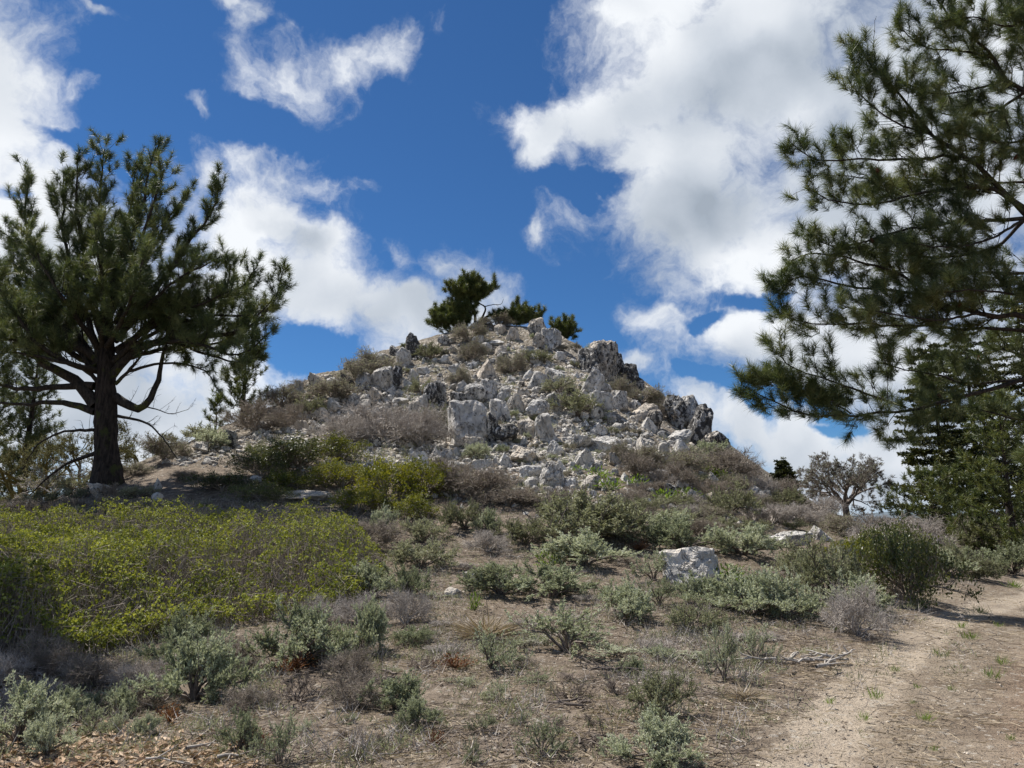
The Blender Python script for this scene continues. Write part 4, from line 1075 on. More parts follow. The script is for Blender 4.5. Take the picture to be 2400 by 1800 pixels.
    strew(['twig2', 'twig', 'sagedull', 'twig', 'brownish'], 60, tri(1850, 130, 1100, 1262, lambda x, y: np.interp(x, [1640, 1700, 1760, 1850, 1960, 2090], [1085, 1105, 1128, 1168, 1212, 1250]) < y < np.interp(x, [1640, 1760, 1850, 1960, 2090], [1140, 1180, 1215, 1250, 1285])), (80, 140), (0.36, 0.5), 0.26, 0.13)
    strew(['sagedull', 'brownish', 'sage'], 60, tri(1150, 260, 790, 1150, face), (18, 38), (0.4, 0.6), 0.5, 0.5)
    strew(['brownish', 'sagedull', 'twig2'], 26, tri(690, 140, 900, 1010, lambda x, y: np.interp(x, [520, 610, 700, 800, 900], [1005, 965, 905, 862, 822]) < y < np.interp(x, [520, 610, 700, 800, 900], [1030, 995, 935, 888, 850])), (50, 90), (0.3, 0.42), 0.4, 0.2)
    strew(['twig2', 'sagedull', 'twig', 'brownish'], 50, tri(1700, 150, 1130, 1262, lambda x, y: 1480 < x < 2060 and y > np.interp(x, [1480, 1640, 1700, 1760, 1850, 1960, 2090], [1110, 1095, 1110, 1135, 1175, 1215, 1250])), (60, 110), (0.3, 0.42), 0.24, 0.12)
    strew(['twig', 'deadsage', 'twig2', 'sagethin'], 46, tri(1250, 330, 1300, 1600, lambda x, y: 880 < x and edge(x + 80, y)), (60, 130), (0.12, 0.2), 0.34, 0.2)
    # right crest and under the firs
    strew(['twig', 'twig', 'sagedull'], 34, box(2080, 2440, 1262, 1312), (100, 160), (0.4, 0.55), 0.3, 0.1)
    strew(['sage', 'sagedull', 'sage'], 18, box(2180, 2440, 1318, 1358), (90, 140), (0.38, 0.5), 0.3, 0.1)
    # rocky face, small brush between stones
    strew(['brownish', 'sagedull', 'sage', 'sagedull', 'twig2'], 62, tri(1150, 260, 800, 1150, face), (28, 62), (0.36, 0.5), 0.6, 0.5)
    strew(['sagedull', 'twig2', 'brownish', 'sage'], 34, tri(560, 130, 960, 1130, lambda x, y: y > np.interp(x, [300, 400, 520, 600, 700, 860], [1120, 1062, 1010, 970, 930, 900]) and x < 860), (60, 120), (0.36, 0.5), 0.34, 0.25)
    strew(['sagedull', 'twig2'], 14, box(-60, 330, 1165, 1215), (70, 110), (0.3, 0.4), 0.3, 0.12)
    strew(['herb'], 26, tri(1500, 150, 1100, 1230, lambda x, y: 1300 < x < 1850), (26, 54), (0.4, 0.6), 0.5, 0.4)

def build_thicket():
    "the knee-high green thicket at the left: one continuous tangle of stems under a skin of small round leaves"
    rs = np.random.RandomState(4)
    def inside(px, py):
        top = np.interp(px, [-200, 0, 300, 600, 700, 820, 900], [1275, 1240, 1232, 1226, 1230, 1262, 1330])
        bot = np.interp(px, [-200, 0, 150, 350, 600, 800, 900], [1610, 1585, 1560, 1510, 1462, 1435, 1385])
        m = np.minimum((py - top), (bot - py)) ; return np.minimum(m, (905 - px) * 0.8)
    def sample(n):
        px = rs.uniform(-320, 905, n * 2); y0 = rs.rand(n * 2)
        Y = 1 / (1 / 21.0 + (1 / 9.5 - 1 / 21.0) * y0)          # even in the picture
        a, s = ray(px, np.full(n * 2, 1350.)); x = a * Y
        z = H(x, Y, False); qx, qy, _ = project(x, Y, z)
        m = inside(qx, qy); ok = m > 0
        return x[ok][:n], Y[ok][:n], z[ok][:n], m[ok][:n]
    def canopy(x, y, m):
        return (0.30 + 0.70 * sstep(m, 0, 75)) * (1 + 0.42 * fbm2(x, y, 0.9, 3, 0.55, 3)) + 0.05 * fbm2(x, y, 0.25, 2, 0.6, 8)
    e = empty('green_thicket', (-4.5, 13.5, hz(-4.5, 13.5)))
    o = np.array(e.location)
    tb = Tubes(True); lv = Leaves()
    x, y, z, m = sample(7000); c = canopy(x, y, m)
    A = np.stack([x, y, z - 0.02], 1); A[:, :2] += rs.normal(0, 0.12, (len(x), 2)); B = np.stack([x, y, z + c], 1)
    tb.many(A - o, B - o, 0.006, 0.0035, 0.10, rs)
    x, y, z, m = sample(13000); c = canopy(x, y, m); B = np.stack([x, y, z + c * rs.uniform(0.5, 1.04, len(x))], 1)
    D = norm(rs.normal(0, 0.8, B.shape) + (0, 0, 0.8)); tb.many(B - D * rs.uniform(0.12, 0.4, (len(x), 1)) - o, B - o, 0.004, 0.0025, 0.08, rs)
    # leaf sprigs: rosettes at the twig ends
    x, y, z, m = sample(27000); c = canopy(x, y, m)
    dens = fbm2(x, y, 0.7, 3, 0.6, 21); keep = rs.rand(len(x)) < np.clip(0.60 + 1.7 * dens, 0.06, 1); x, y, z, c, m = x[keep], y[keep], z[keep], c[keep], m[keep]
    B = np.stack([x, y, z + c * (1.02 - (0.45 + 0.45 * sstep(m, 90, 20)) * rs.rand(len(x)) ** 1.5)], 1); n = 6
    BB = np.repeat(B, n, 0) + rs.normal(0, 0.018, (len(B) * n, 3)); D = norm(rs.normal(0, 0.75, BB.shape) + (0, 0, 0.55))
    L = rs.uniform(0.025, 0.052, len(BB)); lv.blades(BB - o, D, L, L * 0.85, rs, 0.4)
    obj('stems', tb.mesh('stems', MAT['twig2']), e); obj('foliage', lv.mesh('foliage', MAT['green']), e)
    tag(e, "wide knee-high thicket of small yellow-green leaves covering the left foreground", 'shrub')

def build_litter():
    rs = np.random.RandomState(3)
    # fallen needles and dry stalks on the soil
    n = 90000; r = 4.6 + 15 * rs.rand(n) ** 1.25; a = rs.uniform(-0.60, 0.62, n); x = r * np.sin(a); y = r * np.cos(a)
    d = fbm2(x, y, 0.9, 3, 0.6, 31); ok = rs.rand(n) < np.clip(0.42 + 1.5 * d, 0.06, 1) * (0.6 + 0.4 * off_track(x, y)); x, y = x[ok], y[ok]
    z = H(x, y) + 0.004 + 0.018 * rs.rand(len(x)) ** 2; B = np.stack([x, y, z], 1)
    th = rs.uniform(0, 2 * PI, len(x)); L = rs.uniform(0.04, 0.20, len(x)) ; D = np.stack([np.cos(th), np.sin(th), rs.normal(0, 0.10, len(x))], 1)
    lv = Leaves(); lv.needles(B, D, L, rs.uniform(0.004, 0.010, len(x)), rs)
    tag(obj('fallen_needles', lv.mesh('fallen_needles', MAT['straw'])), 'dry needles and stalks littering the soil', kind='stuff')
    # dark broken twigs
    n = 15000; r = 4.6 + 18 * rs.rand(n) ** 1.2; a = rs.uniform(-0.6, 0.55, n); x = r * np.sin(a); y = r * np.cos(a)
    d = fbm2(x, y, 1.3, 3, 0.6, 41); ok = rs.rand(n) < np.clip(0.35 + 1.5 * d, 0.02, 1) * (0.12 + 0.88 * off_track(x, y)); x, y = x[ok], y[ok]
    A = np.stack([x, y, H(x, y) + 0.01], 1); th = rs.uniform(0, 2 * PI, len(x)); L = rs.uniform(0.05, 0.26, len(x))[:, None]
    B = A + np.stack([np.cos(th), np.sin(th), rs.uniform(-.05, 0.35, len(x))], 1) * L
    tb = Tubes(); tb.many(A, B, 0.0045, 0.003, 0.1, rs); tag(obj('fallen_twigs', tb.mesh('fallen_twigs', MAT['stem'])), 'broken dark twigs lying on the soil', kind='stuff')
    # low ground cover on soil
    n = 16000; r = 5 + 18 * rs.rand(n) ** 1.2; a = rs.uniform(-0.6, 0.45, n); x = r * np.sin(a); y = r * np.cos(a)
    d = fbm2(x, y, 0.8, 3, 0.6, 51); ok = (rs.rand(n) < np.clip(0.06 + 1.9 * d, 0, 1) * (0.1 + 0.9 * off_track(x, y))); x, y = x[ok], y[ok]
    k = 8; B = np.repeat(np.stack([x, y, H(x, y)], 1), k, 0) + rs.normal(0, 0.03, (len(x) * k, 3)) * (1, 1, 0)
    lv = Leaves(); lv.blades(B, rs.normal(0, 0.6, B.shape) + (0, 0, 0.8), rs.uniform(0.02, 0.055, len(B)), 0.006, rs)
    tag(obj('ground_cover', lv.mesh('ground_cover', MAT['olive'])), 'tiny olive sprouts in the soil', kind='stuff')
    # crumbs of darker soil
    n = 34000; r = 4.6 + 14 * rs.rand(n) ** 1.3; a = rs.uniform(-0.62, 0.62, n); x = r * np.sin(a); y = r * np.cos(a)
    d = fbm2(x, y, 0.7, 3, 0.6, 61); ok = rs.rand(n) < np.clip(0.1 + 1.8 * d, 0.01, 1) * (0.3 + 0.7 * off_track(x, y)); x, y = x[ok], y[ok]
    m, t, b, _ = new_mat('soil_crumbs'); g = t.n.new('ShaderNodeNewGeometry')
    t.l.new(t.ramp(g.outputs['Random Per Island'], [(0.1, (0.06, 0.045, 0.033)), (0.6, (0.15, 0.115, 0.085)), (0.95, (0.27, 0.22, 0.17))]), b.inputs['Base Color']); b.inputs['Roughness'].default_value = 1
    stones_mesh('soil_crumbs', x, y, H(x, y), 0.010 + 0.034 * rs.rand(len(x)) ** 2.5, [decimate_to_octa(30 + q) for q in range(4)], rs, m, 'small crumbs of dark soil and humus', 0.25)
    # ankle-high dead and grey-green sprigs between the bushes
    n = 15000; px = rs.uniform(-40, 2300, n); py = 1170 + 620 * rs.rand(n) ** 1.25; d = fbm2(px, py * 1.8, 120, 4, 0.6, 81)
    ok = (rs.rand(n) < np.clip(0.5 + 1.7 * d - 0.75 * sstep(py, 1520, 1680), 0.02, 1)); x, y = G_fast(px[ok], py[ok]); q = ~np.isnan(y) & (y < 34); x, y = x[q], y[q]
    q = rs.rand(len(x)) < 0.08 + 0.92 * off_track(x, y); x, y = x[q], y[q]; z = H(x, y); h = len(x) // 2
    for nm, mt, sl, k, up, L0, L1, wd, lab in (('dead_sprigs', 'twig', slice(0, h), 15, .55, .05, .22, .006, 'tangled dead sprigs low on the soil'), ('low_sprigs', 'sage_dull', slice(h, None), 17, .9, .03, .09, .010, 'low grey-green sprigs between the bushes')):
        B = np.repeat(np.stack([x[sl], y[sl], z[sl]], 1), k, 0) + rs.normal(0, 0.075, (len(x[sl]) * k, 3)) * (1, 1, 0) + np.array([0, 0, 1.]) * rs.uniform(0, .06, (len(x[sl]) * k, 1))
        lv = Leaves(); lv.needles(B, rs.normal(0, 0.7, B.shape) + (0, 0, up), rs.uniform(L0, L1, len(B)), wd, rs); tag(obj(nm, lv.mesh(nm, MAT[mt])), lab, kind='stuff')
    # thin grass and sprouts between the scree stones
    n = 9000; px = rs.normal(1130, 270, n); py = rs.uniform(780, 1180, n); d = fbm2(px, py, 70, 3, 0.6, 71)
    lf = np.interp(py, [760, 800, 870, 930, 1000, 1090, 1180], [1080, 950, 780, 620, 480, 380, 900]); rt = np.interp(py, [760, 830, 950, 1060, 1180], [1280, 1440, 1560, 1690, 1850])
    ok = (px > lf) & (px < rt) & (rs.rand(n) < np.clip(0.25 + 1.8 * d, 0, 1)); x, y = G_fast(px[ok], py[ok]); q = ~np.isnan(y) & (y < 46); x, y = x[q], y[q]
    k = 6; B = np.repeat(np.stack([x, y, H(x, y)], 1), k, 0) + rs.normal(0, 0.07, (len(x) * k, 3)) * (1, 1, 0)
    lv = Leaves(); lv.blades(B, rs.normal(0, 0.5, B.shape) + (0, 0, 0.9), rs.uniform(0.08, 0.2, len(B)), 0.018, rs)
    tag(obj('scree_grass', lv.mesh('scree_grass', MAT['sage_dull'])), 'thin dull grass between the scree stones', kind='stuff')
    # bark chips, bottom left
    n = 2600; px = rs.uniform(-60, 600, n); py = rs.uniform(1690, 1830, n); ok = py > np.interp(px, [-60, 100, 300, 560], [1730, 1715, 1705, 1760]) + rs.normal(0, 24, n)
    x, y = G_fast(px[ok], py[ok]); B = np.stack([x, y, H(x, y) + 0.006], 1); th = rs.uniform(0, 2 * PI, len(x))
    D = np.stack([np.cos(th), np.sin(th), rs.uniform(-.1, 0.5, len(x))], 1); L = rs.uniform(0.02, 0.09, len(x))
    lv = Leaves(); lv.blades(B, D, L, L * rs.uniform(0.25, 0.6, len(x)), rs, 2.0)
    tag(obj('bark_chips', lv.mesh('bark_chips', MAT['chips'])), 'pale curled bark chips on the soil at the lower left', kind='stuff')
    def sticks(name, cx, cy, spread, n, L, rad, mat, lab, cat, seed):
        rs = np.random.RandomState(seed); x0, y0 = G_fast(np.array([cx]), np.array([cy])); x0, y0 = float(x0[0]), float(y0[0])
        e = empty(name, (x0, y0, hz(x0, y0))); k = y0 / FPX
        for i in range(n):
            p0 = rs.normal(0, spread * k * 0.35, 2); th = rs.normal(0.05, 0.5) + (PI if rs.rand() < 0.5 else 0); q = rs.uniform(0.5, 1) * L * k
            t = np.linspace(0, 1, 6)[:, None]; p = np.hstack([p0[None] + t * q * np.array([[math.cos(th), math.sin(th)]]), 0.02 + rs.uniform(0, .05) + t * rs.uniform(0, 0.06)])
            p[1:-1] += rs.normal(0, q * 0.05, (4, 3)) * (1, 1, .6)
            tb = Tubes(); tb.add(p, np.linspace(rad * rs.uniform(.6, 1.2), rad * 0.3, 6), 6)
            for _ in range(3):
                j = rs.randint(1, 5); d = norm(p[j + 0] - p[j - 1] + rs.normal(0, 0.4, 3) * q * 0.2)
                tb.add(np.array([p[j], p[j] + d * q * 0.25, p[j] + d * q * 0.42 + rs.normal(0, .02, 3)]), [rad * 0.5, rad * 0.35, rad * 0.15], 4)
            obj('branch', tb.mesh('branch', mat), e)
        tag(e, lab, cat)
    sticks('dead_branches', 1890, 1555, 100, 10, 95, 0.022, MAT['pale'], "heap of bleached dead branches at the track edge", 'dead wood', 1)
    sticks('dead_branches', 600, 1640, 90, 5, 110, 0.010, MAT['pale'], "thin bleached sticks lying below the large silvery sagebrush", 'dead wood', 2)
    sticks('dead_branches', 1180, 1310, 90, 4, 90, 0.014, MAT['pale'], "twisted bleached roots above the bright white stone", 'dead wood', 3)
    sticks('dead_branches', 1400, 1580, 110, 5, 120, 0.011, MAT['stem'], "dark dead sticks right of the sprawling sagebrush", 'dead wood', 4)
    sticks('dead_branches', 880, 1600, 70, 3, 90, 0.016, MAT['stem'], "rotten dark stick above the round silvery cushion", 'dead wood', 5)
    sticks('dead_branches', 1310, 1660, 110, 4, 110, 0.012, MAT['stem'], "black crooked sticks on bare soil in the middle", 'dead wood', 6)
    sticks('dead_branches', 440, 1780, 120, 3, 140, 0.012, MAT['pale'], "bleached forked sticks beside the bark chips", 'dead wood', 7)
    sticks('dead_branches', 1380, 1770, 110, 4, 130, 0.008, MAT['stem'], "thin brown sticks at the bottom right of middle", 'dead wood', 8)
    sticks('dead_branches', 1995, 1440, 110, 8, 130, 0.009, MAT['pale'], "pale dead branches in the brush left of the track bend", 'dead wood', 9)
# ------------------------------------------------------------------ trees
def smooth_line(pts, n=14):
    pts = np.asarray(pts, float); d = np.r_[0, np.cumsum(np.linalg.norm(np.diff(pts, axis=0), axis=1))]
    P = np.vstack([2 * pts[0] - pts[1], pts, 2 * pts[-1] - pts[-2]]); out = []
    for t in np.linspace(0, d[-1], n):
        i = min(np.searchsorted(d, t, 'right') - 1, len(pts) - 2); u = (t - d[i]) / max(d[i + 1] - d[i], 1e-9)
        a, b, c, e = P[i], P[i + 1], P[i + 2], P[i + 3]
        out.append(0.5 * ((2 * b) + (-a + c) * u + (2 * a - 5 * b + 4 * c - e) * u * u + (-a + 3 * b - 3 * c + e) * u ** 3))
    return np.array(out)
def pxline(pts, Y0, dys=None):
    "picture points with depth offsets to world points"
    out = []
    for i, p in enumerate(pts):
        dy = p[2] if len(p) > 2 else 0
        v = W(p[0], p[1], Y0 + dy); out.append(v[:])
    return np.array(out)
class Pine:
    def __init__(s, origin, seed, tuft=0.19, up=0.45):
        s.o = np.array(origin, float); s.rs = np.random.RandomState(seed); s.limbs = []; s.tw = Tubes(True); s.tip = []; s.dir = []; s.tuft = tuft; s.up = up; s.moss = Tubes()
    def limb(s, pts, r0, r1, start=0.35, gap=0.16, L=(0.5, 1.1), n=16, sub=5, dead=False, wob=0.03, up=None, shag=1.0, end=True, fan=0.9):
        rs = s.rs; up = s.up if up is None else up
        p = smooth_line(pts, n); tot = np.linalg.norm(np.diff(p, axis=0), axis=1).sum()
        p[1:-1] += rs.normal(0, wob * tot / n * 2, (n - 2, 3))
        r = r0 + (r1 - r0) * np.linspace(0, 1, n) ** 0.8
        tb = Tubes(); tb.add(p - s.o, r, 8 if r0 > 0.05 else 6)
        s.limbs.append(tb)
        tan = norm(np.gradient(p, axis=0)); t = np.linspace(0, 1, n)
        m = max(2, int(tot * (1 - start) / gap))
        for f in np.linspace(start, 1.0, m):
            b = np.array([np.interp(f, t, p[:, c]) for c in range(3)]); d0 = np.array([np.interp(f, t, tan[:, c]) for c in range(3)])
            side = norm(np.cross(d0, rs.normal(size=3)))
            d = norm(d0 * rs.uniform(0.45, 0.95) + side * fan * rs.uniform(0.6, 1.1) + (0, 0, up * rs.uniform(0.2, 1)))
            ll = rs.uniform(*L) * (1.05 - 0.55 * f)
            rb = max(0.005, np.interp(f, t, r) * 0.35); rb = min(rb, 0.018)
            k = 5; u = np.linspace(0, 1, k)[:, None]
            q = b + d * ll * u + np.array([0, 0, 1.0]) * (up * 0.28 * ll * u ** 2) + rs.normal(0, 0.035 * ll, (k, 3)) * u
            if dead:
                s.tw.add(q - s.o, np.linspace(rb, 0.003, k), 4)
                for _ in range(4):
                    j = rs.randint(1, 5); e = q[j] + norm(d + rs.normal(0, .8, 3)) * ll * rs.uniform(.2, .5); s.tw.many((q[j] - s.o)[None], (e - s.o)[None], 0.005, 0.002, .12, rs)
                continue
            s.tw.add(q - s.o, np.linspace(rb, 0.006, k), 3)
            s.tip.append(q[-1]); s.dir.append(norm(q[-1] - q[-2] + (0, 0, 0.15 * up)))
            nn = max(1, int(sub * ll / max(L[1], .01) * rs.uniform(.7, 1.3) * shag))
            for _ in range(nn):
                g = rs.uniform(0.25, 0.95); bb = np.array([np.interp(g, u[:, 0], q[:, c]) for c in range(3)])
                dd = norm(d * 0.6 + norm(np.cross(d, rs.normal(size=3))) * rs.uniform(0.4, 0.9) + (0, 0, up * 0.7)); l2 = ll * rs.uniform(0.2, 0.5)
                ee = bb + dd * l2 + np.array([0, 0, up * 0.12 * l2])
                s.tw.many((bb - s.o)[None], (ee - s.o)[None], 0.007, 0.0045, 0.06, rs)
                s.tip.append(ee); s.dir.append(norm(dd + (0, 0, 0.5 * up)))
        if end and not dead: s.tip.append(p[-1]); s.dir.append(tan[-1])
        return p
    def finish(s, trunk_pts, radii, name, label, mat='needle', per=80, width=0.007, group=None, dead_tips=0.0, length=1.0, cones=0):
        e = empty(name, tuple(s.o)); rs = s.rs
        tb = Tubes(); tp = smooth_line(trunk_pts, 22); tr = np.interp(np.linspace(0, 1, 22), np.linspace(0, 1, len(radii)), radii)
        # fluted, slightly rough trunk with a root flare
        tb.add(tp - s.o, tr, 14)
        V = tb.V[0]; V += rs.normal(0, 1, V.shape) * np.repeat(tr, 14)[:, None] * 0.05
        obj('trunk', tb.mesh('trunk', MAT['bark']), e)
        for l in s.limbs: obj('limb', l.mesh('limb', MAT['limb']), e)
        if s.tw.V: obj('twigs', s.tw.mesh('twigs', MAT['limb']), e)
        T = np.array(s.tip); D = norm(np.array(s.dir))
        k = rs.rand(len(T)) >= dead_tips; T, D = T[k], D[k]; n = len(T)
        ax = s.tuft * 1.25 * rs.uniform(0.7, 1.25, n)
        # needles set round the last part of each twig, pointing forward and out
        B = np.repeat(T, per, 0); DD = np.repeat(D, per, 0); A = np.repeat(ax, per)[:, None]
        f = rs.rand(n * per, 1) ** 0.8; B = B - DD * A * f
        side = norm(np.cross(DD, rs.normal(size=DD.shape))); ang = np.radians(rs.uniform(22, 72, (n * per, 1)))
        ND = DD * np.cos(ang) + side * np.sin(ang) + np.array([0, 0, -0.08])
        lv = Leaves(); lv.needles(B - s.o, ND, s.tuft * length * rs.uniform(0.75, 1.15, n * per), width, rs)
        obj('foliage', lv.mesh('foliage', MAT[mat]), e)
        if cones:
            V0, F0 = ico(2)
            for i in rs.choice(n, cones, replace=False):
                V = V0 * (1 + 0.16 * np.sin(V0[:, 2:3] * 14) * np.cos(6 * np.arctan2(V0[:, 1:2], V0[:, 0:1]))) * (0.038, 0.038, 0.062)
                o = obj('cone', mesh_np('cone', V, F0, MAT['cone']), e, tuple(T[i] - s.o - D[i] * 0.06), (rs.uniform(-.6, .6), rs.uniform(-.6, .6), 0))
        tag(e, label, 'tree', group); return e, n
def ell_limbs(pn, base, Y, cx, cy, rx, ry, rd, n, r0, gap, L, start=0.3, sub=5, up=None):
    "limbs from a base point out to the surface of an ellipsoid crown given in the picture"
    k = Y / FPX; c = np.array(W(cx, cy, Y)[:]); base = np.array(base)
    for i in range(n):
        g = (i + 0.5) / n; z = 1 - 1.5 * g; a = i * 2.39996; r = math.sqrt(max(0, 1 - z * z))
        q = pn.rs.uniform(0.45, 1.12)
        e = c + np.array([r * math.cos(a) * rx * k, r * math.sin(a) * rd, z * ry * k]) * q
        m = (base + e) / 2 + pn.rs.normal(0, 0.06, 3) * np.linalg.norm(e - base); m[2] -= 0.06 * np.linalg.norm(e - base)
        pn.limb([base, m, e], r0, 0.008, start, gap, L, 9, sub, up=up)

def left_pine():
    Y = 22.0; o = W(250, 1142, Y); o = (o.x, o.y, hz(o.x, o.y)); pn = Pine(o, 3, 0.225, 0.75)
    L = lambda pts, r0, **k: pn.limb(pxline(pts, Y), r0, k.pop('r1', 0.015), **k)
    big = dict(gap=0.10, L=(0.45, 1.2), sub=6, fan=1.0)
    L([(252, 800), (258, 700), (300, 590), (335, 470), (365, 345)], .15, start=.12, **big)
    L([(250, 760, 0), (300, 640, -.8), (345, 520, -1.2), (385, 400, -1.2)], .11, start=.16, **big)
    L([(240, 780), (205, 640), (180, 500), (180, 370)], .14, start=.12, **big)
    L([(248, 760), (240, 600), (235, 450), (245, 350)], .13, start=.12, **big)
    L([(245, 700, 0), (290, 560, .8), (310, 460, 1.2), (320, 380, 1.2)], .09, start=.16, **big)
    L([(262, 880), (330, 815), (440, 790), (560, 778), (640, 710), (662, 640)], .15, start=.38, **big)
    L([(275, 830), (370, 750), (480, 715), (570, 670), (605, 620)], .11, start=.16, **big)
    L([(278, 800), (385, 650), (450, 560), (500, 490), (512, 420)], .12, start=.42, gap=.11, L=(.4, .9), sub=8)
    L([(270, 760), (340, 620), (380, 540), (435, 455)], .09, start=.4, gap=.11, L=(.4, .9), sub=8)
    L([(300, 800, 0), (420, 730, -1), (520, 690, -1.6), (540, 620, -1.8)], .08, start=.16, **big)
    L([(300, 820, 0), (430, 800, -1.2), (560, 830, -1.6), (630, 780, -1.6)], .09, start=.16, **big)
    L([(290, 840, 0), (400, 815, 1.2), (520, 800, 1.8), (600, 730, 1.8)], .09, start=.16, **big)
    L([(268, 930), (330, 958), (366, 900), (385, 820), (402, 730)], .15, start=.6, gap=.2, L=(.4, .8), sub=4)
    L([(300, 870), (400, 850), (480, 870), (505, 905)], .05, start=.45, gap=.22, L=(.3, .6), sub=3, up=0.0)
    L([(225, 950), (165, 885), (100, 850), (55, 790), (0, 750), (-60, 690)], .20, start=.45, **big)
    L([(100, 850, 0), (40, 800, -1), (-20, 790, -1.5), (-90, 760, -1.8)], .10, start=.16, **big)
    L([(222, 905), (150, 905), (60, 912), (-60, 890), (-120, 880)], .13, start=.5, **big)
    L([(222, 965), (140, 942), (40, 948), (-60, 935)], .12, start=.75, gap=.3, L=(.3, .7), sub=3)
    L([(235, 850), (150, 770), (90, 640), (60, 520), (65, 410)], .14, start=.16, **big)
    L([(235, 840), (190, 700), (150, 560), (150, 400)], .11, start=.16, **big)
    L([(230, 860, 0), (130, 800, .8), (60, 700, 1.2), (20, 580, 1.2)], .11, start=.16, **big)
    L([(235, 820, 0), (170, 730, -1.2), (110, 640, -1.8), (70, 560, -2.0)], .10, start=.16, **big)
    L([(240, 820, 0), (240, 700, -1.5), (230, 600, -2.2), (220, 520, -2.2)], .10, start=.16, **big)
    L([(250, 820, 0), (290, 740, -1.6), (320, 660, -2.4), (340, 590, -2.4)], .10, start=.16, **big)
    L([(250, 820, 0), (290, 740, 1.6), (340, 680, 2.2), (400, 620, 2.2)], .10, start=.16, **big)
    L([(230, 870, 0), (120, 830, -1.2), (40, 740, -1.8), (-20, 640, -1.8)], .10, start=.16, **big)
    L([(240, 850, 0), (180, 800, 1.5), (100, 740, 2.2), (0, 690, 2.2)], .10, start=.16, **big)
    L([(235, 870, 0), (150, 850, -1.0), (60, 830, -1.6), (-40, 820, -2.)], .08, start=.35, **big)
    L([(265, 850, 0), (350, 760, -.6), (420, 680, -1), (470, 600, -1)], .09, start=.16, **big)
    low = dict(gap=0.10, L=(0.45, 1.1), sub=6, fan=1.15, up=.45)
    L([(275, 850, 0), (380, 800, .4), (480, 830, .6), (570, 850, .5), (610, 820, .4)], .08, start=.3, **low)
    L([(270, 840, 0), (380, 770, -.5), (500, 740, -.8), (600, 740, -.8), (640, 700, -.8)], .08, start=.3, **low)
    L([(270, 820, 0), (400, 740, .8), (500, 700, 1.2), (580, 690, 1.2)], .08, start=.3, **low)
    L([(272, 800, 0), (360, 700, -1.3), (440, 640, -1.8), (520, 600, -1.8)], .08, start=.25, **low)
    L([(235, 870, 0), (150, 800, .5), (60, 770, .8), (-60, 760, .8)], .08, start=.25, **low)
    L([(235, 850, 0), (140, 740, .3), (40, 680, .6), (-60, 660, .6)], .08, start=.2, **low)
    L([(235, 830, 0), (150, 700, .9), (80, 600, 1.3), (0, 540, 1.3)], .08, start=.2, **low)
    # bare and mossy lower limbs
    dd = dict(dead=True, gap=.16, L=(.3, .8), start=.15)
    L([(225, 1008), (150, 1012), (90, 1042), (62, 1082)], .055, r1=.012, **dd)
    L([(275, 975), (340, 990), (385, 1030), (415, 1075)], .05, r1=.012, **dd)
    L([(275, 945), (350, 955), (400, 970), (440, 960)], .035, r1=.006, **dd)
    L([(225, 1062), (160, 1085), (110, 1120), (70, 1160)], .07, r1=.012, **dd)
    L([(232, 900), (205, 860), (195, 800), (190, 740)], .07, **dd)
    L([(270, 900), (310, 860), (350, 810), (375, 790)], .06, **dd)
    L([(262, 870), (300, 820), (345, 780), (380, 700)], .06, **dd)
    L([(215, 880), (150, 840), (90, 800), (30, 790)], .05, **dd)
    L([(215, 860), (160, 800), (120, 760), (60, 750)], .05, **dd)
    tr = pxline([(250, 1160), (250, 1110), (249, 1000), (249, 880), (252, 800), (256, 720)], Y)
    e, n = pn.finish(tr, [.52, .335, .30, .265, .19, .09], 'pine_tree', "big dark spreading pine with thick trunk and mossy low limbs on the left", per=66, width=.0112)
    return e

